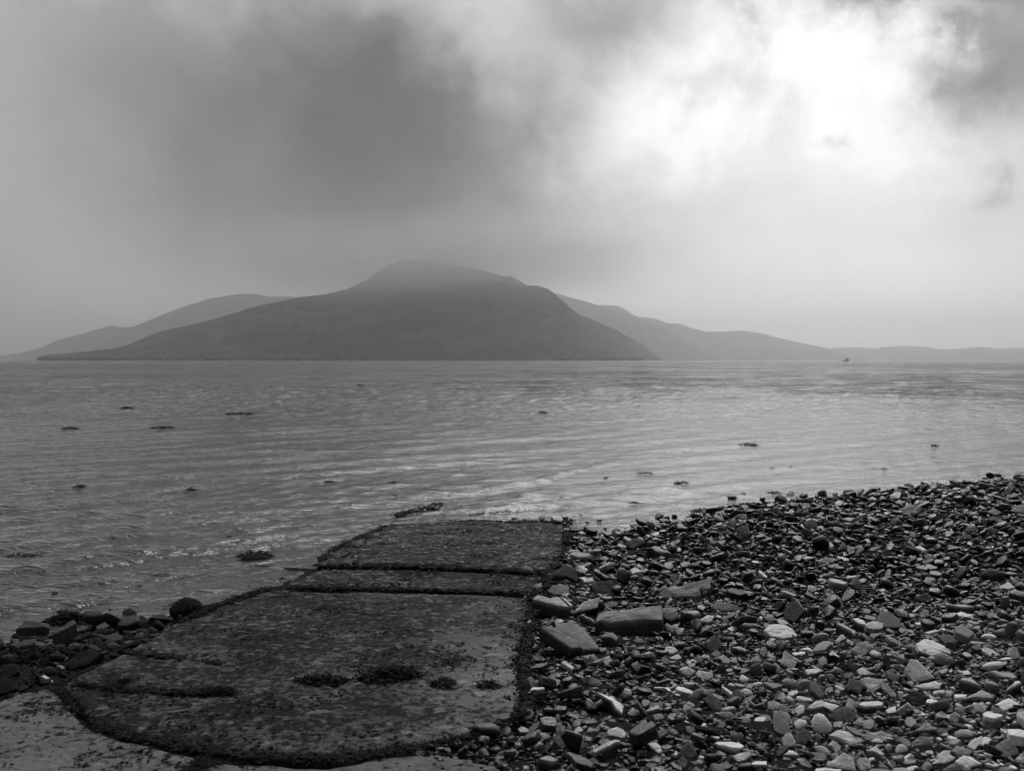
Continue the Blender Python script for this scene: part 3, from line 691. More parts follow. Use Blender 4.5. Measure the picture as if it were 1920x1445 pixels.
batch(1680, 1120, 8, [
 ([(300,700),(420,600),(620,660),(810,760),(820,840),(700,810),(560,870),(340,790)],12,26,'p',dict(label='large pale slab with lengthwise stripes, propped on its neighbours',mark='large pale striped slab')),
 ([(190,770),(250,700),(320,720),(350,810),(260,810)],0,45,'n',RD),
 ([(560,900),(640,830),(720,820),(880,900),(890,960),(800,1010),(620,980)],0,48,'n',dict(rnd=True,label='dark rounded stone with pale blotches below the striped slab',mark='dark blotched rounded stone')),
 ([(130,1080),(220,920),(330,940),(400,1000),(580,1200),(370,1250),(250,1240)],0,48,'q',dict(label='big jagged wedge, dark on its left half and pale on its right',mark='big jagged wedge')),
 ([(610,560),(800,550),(960,640),(860,700),(760,710)],0,40,'n'),
 ([(1270,1040),(1380,960),(1590,940),(1650,990),(1560,1060),(1380,1080)],5,35,'q',dict(rnd=True,label='long rounded pale stone like a loaf',mark='long rounded pale stone')),
 ([(1700,750),(1780,740),(1870,800),(1860,910),(1740,920),(1700,880)],0,54,'q',dict(label='light grey stone with a square upright face',mark='square-faced stone')),
 ([(1440,510),(1590,450),(1740,500),(1750,560),(1680,600),(1540,540)],0,40,'n',dict(rnd=True,label='dark oval stone tipped on edge near the loaf-like one',mark='dark tipped oval')),
 ([(1040,430),(1080,390),(1150,400),(1160,470),(1070,490)],0,58,'q',RD),
 ([(1170,130),(1240,100),(1360,140),(1280,180)],10,22,'p'),
 ([(770,110),(900,105),(1020,95),(1180,140),(1000,140)],80,8,'m',dict(label='long dark ledge-like stone with a thin pale top line',mark='long dark ledge-like stone')),
 ([(890,230),(970,205),(1080,240),(1190,250),(1080,290),(920,275)],5,20,'p'),
 ([(230,210),(370,115),(400,115),(280,220)],8,25,'p'),
 ([(340,270),(420,170),(500,190),(480,290)],0,54,'q'),
 ([(280,370),(430,370),(440,400),(330,405)],60,8,'P'),
 ([(440,400),(480,375),(570,380),(540,410)],40,8,'P'),
 ([(410,520),(600,480),(640,500),(500,540)],10,20,'p'),
 ([(640,460),(720,455),(820,520),(760,530)],5,25,'p',RD),
 ([(1330,250),(1450,215),(1600,260),(1570,320),(1450,330)],0,35,'m'),
 ([(1540,330),(1760,300),(1900,330),(1680,350)],30,12,'p'),
 ([(1270,590),(1290,550),(1430,530),(1530,600),(1440,620)],5,30,'p',RD),
 ([(1480,710),(1540,690),(1650,720),(1600,745)],10,15,'P',RD),
 ([(1300,800),(1320,740),(1440,770),(1580,860),(1400,870)],5,30,'q'),
 ([(1040,640),(1240,650),(1400,690),(1150,690)],10,15,'m'),
 ([(1400,1110),(1450,1100),(1750,1130),(1820,1190),(1750,1210),(1540,1170)],10,20,'m'),
 ([(940,1110),(1080,1080),(1140,1130),(1120,1160),(1000,1150)],15,25,'p'),
 ([(700,440),(770,390),(860,370),(940,400),(830,410)],30,20,'q'),
 ([(1050,350),(1120,335),(1290,380),(1180,400)],20,20,'m'),
])
batch(980, 1100, 6.4, [
 ([(215,490),(400,480),(460,430),(640,430),(700,460),(930,745),(720,750),(690,720),(580,730)],95,26,'n',dict(roll=.18,name='boulder',label='big tilted slate block with a flat grey grooved top beside the slipway',mark='big tilted slate block')),
 ([(900,330),(940,305),(1060,275),(1180,290),(1300,255),(1580,245),(1670,225),(1690,290),(1680,370),(1300,405),(1060,425),(930,390),(880,400)],165,13,'n',dict(name='boulder',label='largest boulder, black sided with a pale uneven top',mark='largest pale-topped boulder')),
 ([(940,600),(1000,540),(1090,540),(1150,610),(1120,640),(1060,600)],80,18,'n'),
 ([(120,150),(180,95),(330,130),(420,110),(560,240),(430,230),(300,190)],140,20,'m',dict(name='boulder',label='craggy black boulder streaked pale on top at the slipway edge',mark='craggy streaked boulder')),
 ([(600,320),(720,190),(790,160),(930,120),(900,240),(830,260),(700,290)],60,35,'m'),
 ([(460,120),(500,130),(600,215),(580,230)],30,20,'q'),
 ([(920,210),(1000,190),(1150,180),(1120,230),(1000,250)],10,30,'n'),
 ([(690,330),(730,335),(860,400),(850,412)],60,15,'m'),
 ([(300,40),(340,0),(470,0),(570,80),(430,50)],25,30,'n'),
 ([(1700,200),(1780,120),(1800,150),(1740,210)],10,45,'p'),
 ([(460,900),(510,885),(620,960),(590,990)],15,22,'q'),
 ([(680,820),(860,870),(870,930),(760,930)],20,35,'d'),
 ([(800,820),(850,800),(920,880),(880,920)],0,45,'m'),
 ([(950,860),(1030,820),(1080,890),(1000,940)],0,45,'q'),
 ([(1410,820),(1560,800),(1600,830),(1480,850)],10,20,'p'),
 ([(1280,660),(1400,610),(1490,650),(1460,690),(1320,690)],0,30,'n'),
 ([(1670,760),(1790,710),(1860,770),(1740,810)],0,32,'q'),
])
batch(960, 860, 3.802, [
 ([(1030,950),(1150,930),(1250,880),(1400,860),(1410,940),(1330,975),(1100,990)],22,28,'n',dict(name='boulder',label='broad craggy dark rock with a ragged low top, mid-beach',mark='broad craggy dark rock')),
 ([(210,870),(300,800),(380,750),(470,800),(460,870),(380,840)],22,35,'d',dict(name='boulder',label='black ridged rock leaning on the slipway edge by the narrow strip',mark='black ridged rock')),
 ([(250,940),(320,895),(390,900),(420,970),(300,965)],5,32,'n'),
 ([(410,680),(440,660),(620,680),(600,700),(480,700)],8,18,'m'),
 ([(960,640),(1020,620),(1140,670),(1060,665)],40,12,'m'),
 ([(840,790),(880,770),(940,800),(860,815)],8,22,'q'),
 ([(560,900),(620,870),(720,870),(740,960),(600,960)],0,38,'d'),
 ([(800,600),(880,560),(960,590),(860,640)],10,28,'d'),
 ([(480,840),(560,840),(600,870),(520,875)],10,18,'q'),
 ([(1450,350),(1480,330),(1510,345),(1500,385),(1460,385)],0,50,'k',dict(wet=1,rnd=True)),
 ([(1535,275),(1560,255),(1590,258),(1602,285),(1560,292)],0,50,'k',dict(wet=1,rnd=True,label='black wet stone standing alone just off the waterline',mark='lone black waterline stone')),
 ([(1580,415),(1620,392),(1670,395),(1680,430),(1620,440)],0,45,'k',dict(wet=1)),
 ([(600,440),(615,425),(640,428),(640,455),(615,460)],0,55,'d',dict(wet=1,rnd=True,label='small lone stone poking from the water off the slipway corner')),
 ([(480,398),(490,392),(500,400),(490,410)],0,50,'k',dict(wet=1,rnd=True)),
 ([(455,490),(480,478),(525,480),(520,505),(470,510)],5,35,'d',dict(wet=.8)),
 ([(1630,245),(1650,238),(1675,250),(1650,258)],0,40,'k',dict(wet=1,rnd=True)),
 ([(1120,425),(1140,412),(1160,425),(1140,432)],0,40,'k',dict(wet=1,rnd=True)),
 ([(1405,600),(1440,565),(1480,590),(1440,605)],8,25,'n'),
])
batch(1400, 860, 3.692, [
 ([(1620,800),(1650,760),(1700,750),(1780,780),(1785,835),(1700,850)],0,45,'k',dict(wet=.3,rnd=True,name='boulder',label='round black boulder among pale flat stones high on the beach',mark='round black boulder')),
 ([(1060,350),(1130,310),(1220,340),(1200,385),(1090,385)],0,35,'d',dict(wet=.6,name='boulder',label='black low boulder near the waterline among wet stones',mark='low black waterline boulder')),
 ([(1820,360),(1880,320),(1940,315),(1940,385)],0,30,'k',dict(wet=.6)),
 ([(1460,550),(1520,510),(1570,550),(1500,560)],0,40,'d',dict(wet=.5)),
 ([(1160,970),(1230,920),(1300,970),(1240,995)],0,40,'d'),
 ([(1660,370),(1710,340),(1770,370),(1720,390)],0,32,'n',dict(wet=.5)),
 ([(460,720),(520,690),(600,685),(640,700),(560,725)],0,28,'n',dict(wet=.4)),
 ([(500,810),(560,780),(640,780),(600,810)],0,28,'m'),
 ([(620,680),(660,675),(730,700),(680,705)],5,15,'q'),
 ([(820,640),(880,610),(930,605),(880,640)],8,20,'m'),
 ([(80,780),(100,775),(150,815),(130,822)],5,22,'p'),
 ([(600,870),(640,865),(695,875),(680,890),(610,885)],5,12,'p'),
 ([(1160,610),(1200,600),(1250,630),(1220,635)],5,20,'p'),
 ([(655,415),(700,405),(760,408),(720,430)],5,20,'m',dict(wet=.5)),
 ([(1740,890),(1810,850),(1860,890),(1790,905)],0,28,'p'),
 ([(190,345),(215,312),(235,340),(215,352)],0,45,'k',dict(wet=1)),
 ([(385,340),(420,320),(470,345),(440,375),(395,370)],0,40,'k',dict(wet=1)),
 ([(800,330),(830,300),(850,330),(830,345)],0,45,'k',dict(wet=1)),
])
LW = dict(wet=0.0, group='black rocks in the shallows left of the slipway')
def lw(**k): d = dict(LW); d.update(k); return d
batch(0, 1120, 6, [
 ([(180,350),(280,260),(440,270),(550,290),(550,340),(400,330)],100,14,'d',lw(name='boulder',label='wet block with a grey flat top and seaweed on it, left of the slipway',mark='grey-topped wet block')),
 ([(590,390),(830,245),(860,290),(620,410)],130,14,'d',lw(name='boulder',label='steep black rock with a bright slanting edge, left of the slipway',mark='rock with the bright slanting edge')),
 ([(460,265),(640,190),(800,190),(870,250),(700,290),(560,285)],30,14,'k',lw()),
 ([(870,260),(1060,240),(1080,290),(930,330)],15,20,'k',lw()),
 ([(130,420),(160,395),(230,430),(340,440),(250,480)],20,20,'k',lw()),
 ([(100,530),(280,470),(400,460),(390,520),(200,560)],60,14,'d',lw()),
 ([(1160,510),(1300,410),(1390,430),(1350,470),(1250,500)],60,20,'d',lw()),
 ([(1560,310),(1590,260),(1730,230),(1760,250),(1750,370),(1650,370)],10,52,'d',lw(label='dark six-sided rock at the water edge of the big slab',mark='dark six-sided rock')),
 ([(1365,180),(1400,120),(1460,105),(1540,150),(1500,220),(1400,220)],0,52,'d',lw(rnd=True,label='smooth round rock standing in the shallows left of the slipway',mark='smooth round shallows rock')),
 ([(1240,280),(1310,250),(1390,265),(1300,310)],5,25,'k',lw()),
 ([(1000,400),(1130,340),(1290,350),(1310,380),(1200,400)],10,20,'k',lw()),
 ([(920,510),(1060,530),(1150,580),(1100,600),(1000,560)],20,20,'d',lw()),
 ([(730,760),(860,640),(1000,570),(1150,620),(1000,740),(800,800)],10,25,'k',lw(name='boulder',label='long black rock lying against the left edge of the big slab')),
 ([(370,740),(430,680),(540,650),(560,720),(460,760)],10,30,'k',lw()),
 ([(450,580),(560,570),(640,590),(560,610)],10,15,'n',lw()),
 ([(1190,530),(1270,490),(1370,540),(1260,580)],15,25,'d',lw()),
 ([(680,610),(840,520),(860,560),(740,640)],10,25,'k',lw()),
 ([(1170,150),(1230,125),(1320,140),(1260,175)],0,20,'k',lw(rnd=True)),
 ([(630,760),(680,755),(740,780),(700,800)],10,15,'n',lw()),
 ([(0,760),(120,735),(200,745),(210,830),(100,900),(0,920)],60,28,'k',lw(name='boulder',label='black weed-covered boulder on the bank below the wet blocks')),
 ([(200,780),(290,760),(335,800),(320,870),(230,860)],30,30,'k',lw(rnd=True)),
 ([(-60,960),(60,900),(180,930),(200,1020),(80,1060),(-60,1100)],40,28,'k',lw(name='boulder',label='lowest black boulder on the bank above the pale worn slab')),
 ([(460,880),(500,870),(600,930),(560,950)],5,15,'q',lw()),
 ([(350,880),(440,880),(440,905),(360,905)],5,15,'n',lw()),
 ([(480,800),(580,780),(640,830),(560,870),(480,860)],10,30,'k',lw(rnd=True)),
 ([(640,830),(720,800),(780,830),(700,870)],10,30,'k',lw()),
 ([(420,560),(490,535),(520,560),(470,585)],5,25,'k',lw()),
 ([(600,480),(700,440),(760,480),(700,530),(620,520)],0,30,'k',lw()),
])
hero([(315,1142),(330,1124),(350,1116),(375,1125),(388,1138),(360,1150),(322,1155)], 5, 40, 'k', wet=0, rnd=True, name='boulder', label='rounded black boulder draped in seaweed against the slab edge', mark='rounded weedy boulder', group=LW['group'])
hero([(447,1046),(460,1037),(487,1036),(514,1048),(490,1054),(455,1053)], 0, 22, 'k', wet=0, rnd=True, name='boulder', label='black weed-covered rock awash alone in the water left of the slipway', mark='lone rock awash', group=LW['group'])
hero([(1337,957),(1344,951),(1357,950),(1362,957),(1350,961)], 0, 35, 'k', wet=1, rnd=True)
hero([(1625,930),(1632,924),(1648,922),(1656,929),(1640,933)], 0, 35, 'k', wet=1, rnd=True)
hero([(1068,971),(1078,966),(1080,974),(1070,977)], 0, 35, 'k', wet=1)
# ------------------------------------------------------------------ generic stones
def proto(kind):
    N = random.choice([5, 6, 6, 7, 8]); th = random.uniform(.10, .24) if kind == 0 else random.uniform(.24, .46)
    el = random.uniform(.5, .95); ang = sorted([(i + random.uniform(-.33, .33)) * 2 * math.pi / N for i in range(N)])
    ring = [(math.cos(a) * (1 + random.uniform(-.12, .12)), math.sin(a) * el * (1 + random.uniform(-.12, .12))) for a in ang]
    if kind == 2:
        N = 11; th = random.uniform(.3, .55); ring = [(math.cos(i * 2 * math.pi / N) * random.uniform(.9, 1.05), math.sin(i * 2 * math.pi / N) * el * random.uniform(.9, 1.05)) for i in range(N)]
    else:   # cut the corners so the plan is not a clean polygon
        r2 = []
        for i in range(N):
            a, b = ring[i], ring[(i + 1) % N]; t = random.uniform(.03, .13); t2 = 1 - random.uniform(.03, .13)
            for q in (t, t2): r2.append((a[0] + (b[0] - a[0]) * q + random.uniform(-.02, .02), a[1] + (b[1] - a[1]) * q + random.uniform(-.02, .02)))
        ring = r2; N = len(ring)
    if kind == 2: prof = [(.45, -.95), (.85, -.6), (1.02, 0), (.86, .6), (.48, .93)]
    else: prof = [(.75, -1), (1.0, -.7), (1.02, .4), (.98, .9), (.88, 1.0)]
    sx, sy = random.uniform(-.25, .25), random.uniform(-.25, .25)
    V = []
    for f_, z in prof:
        for x, y in ring:
            V.append((x * f_ + random.uniform(-.025, .025), y * f_ + random.uniform(-.025, .025), th * (z * (1 + sx * x + sy * y)) + random.uniform(-.03, .03) * th * 1.5))
    V.append((random.uniform(-.2, .2), random.uniform(-.1, .1), th * (1.0 + random.uniform(0, .12)))); V.append((0, 0, -th))
    Fc = []
    L = len(prof)
    for r_ in range(L - 1):
        for i in range(N):
            j = (i + 1) % N; a, b, c, d = r_ * N + i, r_ * N + j, (r_ + 1) * N + j, (r_ + 1) * N + i
            Fc += [(a, b, c), (a, c, d)]
    for i in range(N):
        j = (i + 1) % N; Fc += [((L - 1) * N + i, (L - 1) * N + j, L * N), (j, i, L * N + 1)]
    return np.array(V) / 2.05, np.array(Fc), th / 2.05
PROTO = [proto(random.choice([0, 0, 0, 0, 1, 1, 1, 1, 2])) for _ in range(90)]
def euler_mat(yaw, tx, ty):
    return np.array(Matrix.Rotation(tx, 3, 'X') @ Matrix.Rotation(ty, 3, 'Y') @ Matrix.Rotation(yaw, 3, 'Z'))
hero_pg = [(np.array(s['poly']), s['d'], s) for s in stones]
feet = np.array([s['foot'] for s in stones])
items = []   # (x,y,z,L,proto,yaw,tx,ty,tone,wet,layer,dropable)
def scatter(layer, n, region, Lfun, tilt_s, zoff, sep, tonef):
    cell = 0.12; grid = {}
    x0, x1, y0, y1 = region
    X = rng.uniform(x0, x1, n); t = rng.uniform(0, 1, n); Yv = y0 * (y1 / y0) ** (t ** .85)   # denser near the viewer
    ok = (X < .60 * Yv + 1.2) & (X > -.66 * Yv - .6); X = X[ok]; Yv = Yv[ok]
    d = shore_d(X, Yv); G = ground_z(X, Yv); ok = np.ones(len(X), bool)
    for pg in EXCL: ok &= ~in_poly(pg, X, Yv)
    ok &= d > -0.9; ok &= (d > -.05) | (rng.uniform(0, 1, len(X)) < np.exp(d * 3.5) * .45)
    ok &= ~((X < .1) & (Yv > 7.3) & (X > -2.6)) 
    for x, y, dd, g in zip(X[ok], Yv[ok], d[ok], G[ok]):
        L = Lfun(y)
        ix, iy = int(x / cell), int(y / cell); bad = False
        for a in range(ix - 2, ix + 3):
            for b in range(iy - 2, iy + 3):
                for (qx, qy, qL) in grid.get((a, b), ()):
                    if (qx - x) ** 2 + (qy - y) ** 2 < (sep * (L + qL)) ** 2: bad = True; break
                if bad: break
            if bad: break
        if bad: continue
        grid.setdefault((ix, iy), []).append((x, y, L))
        if len(feet) and np.any((feet[:, 0] - x) ** 2 + (feet[:, 1] - y) ** 2 < (feet[:, 2] * .8) ** 2) and layer > 0: continue
        pk = random.randrange(len(PROTO)); th = PROTO[pk][2]
        ts = tilt_s * (2.2 if random.random() < .22 else 1)
        tx, ty = random.gauss(-.06, ts), random.gauss(0, ts)
        tone, wet = tonef(x, y, dd)
        z = g + zoff * L + th * L * .6 + random.uniform(0, .25) * L * (layer > 0)
        if layer > 0:
            P = project((x, y, z + L * .2)); hid = False
            for pg, hd, s in hero_pg:
                if hd > P[2] - .02 and s['ymin'] - 2 < P[1] < s['ymax'] and abs(P[0] - s['px']) < s['w'] * .55:
                    if P[2] > hd - 1.0: hid = True; break
            if hid: continue
        items.append((x, y, z, L, pk, random.uniform(0, 6.28), tx, ty, tone, wet, layer))
def dryness(x, y, d):
    a = float(sst(4.3, 7.8, d + 0.35 * math.sin(x * 1.9 + y * .8) + .25 * math.sin(y * 2.7 - x)))
    return a * (0.35 + .65 * float(sst(0.5, 2.2, x)))
def tf(x, y, d):
    dr = dryness(x, y, d)
    base = random.choices([.03, .07, .15, .30, .50, .78], [3, 3.5, 3.5, 3.5, 3, 1.8])[0] * random.uniform(.8, 1.2)
    lo = random.choices([.008, .016, .04, .11, .38], [6, 5, 3, 1.2, .7])[0]
    tone = lo * (.65 + .35 * dr) + (base - lo) * min(1, dr * 1.15)
    wet = (1 - dr) * random.uniform(.45, 1.0); 
    return tone, wet
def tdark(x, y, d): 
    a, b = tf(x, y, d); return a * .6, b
def tleft(x, y, d): return random.choice([.01, .012, .02, .035]), random.choice([0, 0, .3])
near = lambda m, s: (lambda y: min(.21, max(.02, random.lognormvariate(math.log(m * (1 + .04 * max(0, y - 5))), s))))
BR = (-.5, 13.5, 3.3, 24)
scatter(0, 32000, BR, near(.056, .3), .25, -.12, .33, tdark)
scatter(1, 34000, BR, near(.062, .38), .32, .1, .40, tf)
scatter(2, 24000, BR, near(.082, .36), .34, .30, .54, tf)
scatter(0, 1500, (-5.2, -2.15, 4.3, 8.6), lambda y: min(.16, near(.09, .4)(y)), .3, -.1, .38, tleft)
scatter(2, 700, (-5.2, -2.25, 4.7, 8.3), lambda y: min(.20, near(.12, .4)(y)), .25, .15, .5, tleft)
# tiny shingle near the viewer
scatter(1, 60000, (-.4, 5.5, 3.3, 8.5), near(.028, .3), .3, .25, .38, tf)
print('generic stones', len(items))
# the ones that show largest become objects
cand = []
for i, it in enumerate(items):
    X, Y, w = project(it[:3])
    if 8 < X < 1912 and 900 < Y < 1438 and it[10] == 2 and (X > 960): cand.append((it[3] * F / w, i, X, Y, w))
cand.sort(reverse=True); NIND = 300 - len(stones); sel = set(); chosen = []
for c in cand:
    if len(chosen) >= NIND: break
    if all(abs(c[2] - e[2]) > 9 or abs(c[3] - e[3]) > 7 for e in chosen): chosen.append(c); sel.add(c[1])
for sz, i, X, Y, w in chosen:
    x, y, z, L, pk, yaw, tx, ty, tone, wet, _ = items[i]
    V, Fc, th = PROTO[pk]; M = euler_mat(yaw, tx, ty)
    me = pymesh('stone', (V @ M.T) * L, [tuple(int(q) for q in f) for f in Fc]); me.update()
    attr(me, 'tone', tone); attr(me, 'wet', wet); attr(me, 'seed', random.uniform(0, 50))
    o = link('stone', me, M_STONE); o.location = (x, y, z)
    tn = 'P' if tone > .5 else 'p' if tone > .36 else 'q' if tone > .25 else 'm' if tone > .15 else 'n' if tone > .08 else 'd'
    stones.append(dict(o=o, px=X, py=Y, w=sz, h=sz * .5, tone=tn, tilt=math.degrees(abs(tx)), rnd=len(V) > 56 and th > .2, front=0, nv=7, label=None, mark=None, d=w, wet=wet, group='larger stones on the beach'))
def pebbles():
    VV = []; FF = []; T = []; Wt = []; S = []; n0 = 0
    for i, it in enumerate(items):
        if i in sel: continue
        x, y, z, L, pk, yaw, tx, ty, tone, wet, _ = it
        V, Fc, th = PROTO[pk]; P = (V @ euler_mat(yaw, tx, ty).T) * L + np.array([x, y, z])
        VV.append(P); FF.append(Fc + n0); n0 += len(V)
        T.append(np.full(len(V), tone)); Wt.append(np.full(len(V), wet)); S.append(np.full(len(V), random.uniform(0, 50)))
    me = bigmesh('shingle', np.concatenate(VV), np.concatenate(FF))
    attr(me, 'tone', np.concatenate(T)); attr(me, 'wet', np.concatenate(Wt)); attr(me, 'seed', np.concatenate(S))
    tag(link('shingle', me, M_STONE), 'countless small flat slate pebbles covering the beach, black when wet and pale when dry', 'pebbles', kind='stuff')
pebbles()
# labels for every individual stone
def describe():
    T = {'P': 'white', 'p': 'pale', 'q': 'light grey', 'm': 'mid grey', 'n': 'dark grey', 'd': 'near-black', 'k': 'black'}
    marks = [s for s in stones if s['mark']]; used = {}
    for s in stones:
        if s['label']: used[s['label']] = s
    def shape(s):
        out = []
        ar = s['w'] / max(s['h'], 1)
        if s['rnd']: out.append('rounded')
        elif ar > 3: out.append('thin')
        elif s['tilt'] > 44: out.append('upright')
        elif s['front'] > 7: out.append('blocky')
        elif s['tilt'] < 18: out.append('flat')
        else: out.append('angular')
        return out[0]
    def rel(s, m):
        dx, dy = s['px'] - m['px'], s['py'] - m['py']
        rx, ry = dx / max(m['w'] * .5, 8), dy / max(m['h'] * .5, 8)
        side = 'right of' if dx > 0 else 'left of'
        if abs(dx) > 2.2 * abs(dy): return side
        ud = 'in front of' if dy > 0 else 'behind'
        if abs(dy) > 2.2 * abs(dx): return ud
        return ud + ' and ' + side
    for s in sorted([s for s in stones if not s['label']], key=lambda s: -s['w'] * s['h']):
        ms = sorted(marks, key=lambda m: math.hypot(m['px'] - s['px'], 1.6 * (m['py'] - s['py'])))
        t, sh = T[s['tone']], shape(s); size = 'large' if s['w'] > 42 else 'small' if s['w'] < 20 else 'medium'
        opts = []
        for m in ms[:4]:
            r_ = rel(s, m); near_ = math.hypot(m['px'] - s['px'], m['py'] - s['py'])
            pre = 'just ' if near_ < m['w'] * .5 + s['w'] * .5 + 14 else ''
            opts.append(f"{t} {sh} stone {pre}{r_} the {m['mark']}")
            opts.append(f"{size} {t} {sh} stone {pre}{r_} the {m['mark']}")
        opts.append(f"{size} {t} {sh} stone between the {ms[0]['mark']} and the {ms[1]['mark']}")
        opts = [o for o in opts if len(o.split()) <= 16]
        pick = next((o for o in opts if o not in used), None)
        if not pick:
            for w_ in ('slightly wider', 'slightly narrower', 'further', 'farthest', 'nearer'):
                for o in opts:
                    q = o.replace(' stone', f' {w_} stone', 1) if w_ in ('slightly wider', 'slightly narrower') else o.replace(' stone', f' {w_} stone', 1)
                    if q not in used and len(q.split()) <= 16: pick = q; break
                if pick: break
        pick = pick or opts[0]; used[pick] = s; s['label'] = pick
    for s in stones: tag(s['o'], s['label'], 'boulder' if s['o'].name.startswith('boulder') else 'stone', s['group'])
describe()
print('individual stones', len(stones))
# ------------------------------------------------------------------ seaweed
def fronds(pts, n, size, flat=.5, curl=.6):
    """ribbons of wrack; pts: function giving a random root point and its spread"""
    vs = []; fs = []
    for _ in range(n):
        p, nrm = pts(); L = size * random.uniform(.5, 1.3); w = L * random.uniform(.10, .2)
        a = random.uniform(0, 6.28); d = Vector((math.cos(a), math.sin(a), random.uniform(0, 1) * (1 - flat) + .05)).normalized()
        s = d.cross(Vector((random.uniform(-.4, .4), random.uniform(-.4, .4), 1))).normalized()
        b = len(vs); q = Vector(p); S = 4
        for i in range(S + 1):
            t = i / S; ww = w * (1.0 - .55 * t) * (1.3 if i % 2 else .8); up_ = d.cross(s).normalized() * ww * .35
            vs += [q - s * ww, q + up_, q + s * ww]
            q = q + d * (L / S); d = (d + Vector((random.uniform(-curl, curl) * .5, random.uniform(-curl, curl) * .5, -.35 * t - .1))).normalized()
            if q.z < p[2] - .002: q.z = p[2] - .002 + random.uniform(0, .006)
        for i in range(S):
            k = b + i * 3; fs += [(k, k + 1, k + 4, k + 3), (k + 1, k + 2, k + 5, k + 4)]
        if random.random() < .45:   # air bladder at the tip
            r_ = w * .8; k = len(vs)
            vs += [q + Vector((r_, 0, 0)), q + Vector((0, r_, 0)), q + Vector((-r_, 0, 0)), q + Vector((0, -r_, 0)), q + Vector((0, 0, r_)), q + Vector((0, 0, -r_))]
            for i in range(4): j = (i + 1) % 4; fs += [(k + i, k + j, k + 4), (k + j, k + i, k + 5)]
    return vs, fs
def lumps(pts, n, size):
    vs = []; fs = []
    for _ in range(n):
        p, _n = pts(); r_ = size * random.uniform(.4, 1.2); k = len(vs); N = 7
        for (f_, z) in ((1.0, -.3), (1.1, .15), (.7, .5)):
            for i in range(N):
                a = i * 2 * math.pi / N; rr = r_ * f_ * random.uniform(.7, 1.25); vs.append(Vector(p) + Vector((math.cos(a) * rr, math.sin(a) * rr, z * r_ * .6)))
        vs.append(Vector(p) + Vector((0, 0, r_ * .4)))
        for q in (0, 1):
            for i in range(N): j = (i + 1) % N; fs.append((k + q * N + i, k + q * N + j, k + (q + 1) * N + j, k + (q + 1) * N + i))
        for i in range(N): fs.append((k + 2 * N + i, k + 2 * N + (i + 1) % N, k + 3 * N))
    return vs, fs
def merge(*vf):
    V = []; Fs = []
    for v, f in vf:
        k = len(V); V += v; Fs += [tuple(i + k for i in q) for q in f]
    return V, Fs
def surf(px, py, mode):
    if mode == 'slab': return on_slab(px, py) + Vector((0, 0, .004))
    if mode == 'water': return at_z(px, py, 0.004)
    return on_ground(px, py) + Vector((0, 0, .02))
def line_pts(poly, width, mode):
    seg = [(math.hypot(b[0] - a[0], b[1] - a[1]), a, b) for a, b in zip(poly[:-1], poly[1:])]
    W = [s[0] for s in seg]
    # precompute surface points
    pre = []
    for _ in range(260):
        _, a, b = random.choices(seg, W)[0]; t = random.random(); wv = noise.noise(Vector((a[0] * .1 + t, a[1] * .1, 2))) 
        g_ = noise.noise(Vector((a[0] * .3 + b[0] * t * .05, t * 5 + a[1] * .2, 7))); wd_ = width * max(.25, 1 + 1.6 * g_)
        X = a[0] + (b[0] - a[0]) * t + random.gauss(0, wd_ * .35); Y = a[1] + (b[1] - a[1]) * t + random.gauss(0, wd_ * .28)
        pre.append(surf(X, Y, mode))
    def f():
        p = random.choice(pre); return p + Vector((random.gauss(0, .012), random.gauss(0, .012), random.uniform(0, .006))), None
    return f
SW = []
def fringe(poly, width, mode, n, nl, size, lsize=None):
    f = line_pts(poly, width, mode); SW.append(fronds(f, n, size)); SW.append(lumps(f, nl, lsize or size * .35))
fringe([(540, 1101), (700, 1103), (860, 1108), (1000, 1113)], 4, 'slab', 520, 420, .04, .016)
fringe([(600, 1061), (750, 1062), (950, 1069), (1040, 1074)], 3, 'slab', 380, 300, .045, .018)
fringe([(1064, 985), (1060, 1030), (1040, 1070), (1015, 1110), (998, 1150), (988, 1190), (984, 1230), (984, 1270), (992, 1310), (980, 1338)], 8, 'slab', 1500, 500, .05, .02)
fringe([(980, 1338), (930, 1362), (880, 1382), (800, 1401), (720, 1412), (650, 1422), (560, 1424), (440, 1416), (330, 1400), (230, 1380), (170, 1354), (130, 1316), (104, 1285)], 5, 'slab', 1300, 700, .032, .013)
fringe([(190, 1215), (300, 1230), (350, 1237), (415, 1245)], 4, 'slab', 260, 160, .03, .012)
fringe([(140, 1284), (200, 1290), (260, 1296), (350, 1300), (440, 1297)], 4, 'slab', 380, 240, .032, .012)
fringe([(108, 1284), (150, 1262), (185, 1250)], 3, 'slab', 120, 80, .022, .010)
fringe([(385, 1424), (362, 1436), (340, 1450)], 3, 'slab', 90, 60, .018, .008)
fringe([(505, 1104), (440, 1125), (400, 1140), (340, 1165)], 5, 'slab', 500, 220, .045, .018)
fringe([(745, 966), (790, 954), (828, 945)], 4, 'water', 300, 260, .06, .03)
fringe([(880, 966), (960, 956), (1040, 946)], 2, 'water', 160, 120, .05, .02)
fringe([(950, 979), (1010, 981), (1066, 979)], 8, 'water', 700, 420, .05, .025)
fringe([(722, 985), (800, 975), (940, 977)], 2, 'water', 200, 130, .05, .018)
fringe([(600, 1050), (640, 1022), (690, 1002), (722, 987)], 4, 'slab', 420, 160, .05, .02)
fringe([(1440, 945), (1530, 937), (1590, 932), (1640, 926), (1710, 917)], 5, 'water', 260, 160, .10, .04)
fringe([(1790, 909), (1850, 911), (1920, 906)], 5, 'water', 320, 220, .12, .05)
fringe([(1300, 962), (1340, 955), (1380, 950), (1450, 946)], 8, 'water', 200, 120, .08, .035)
fringe([(0, 1270), (30, 1250), (50, 1275), (10, 1300)], 18, 'ground', 600, 300, .06, .03)
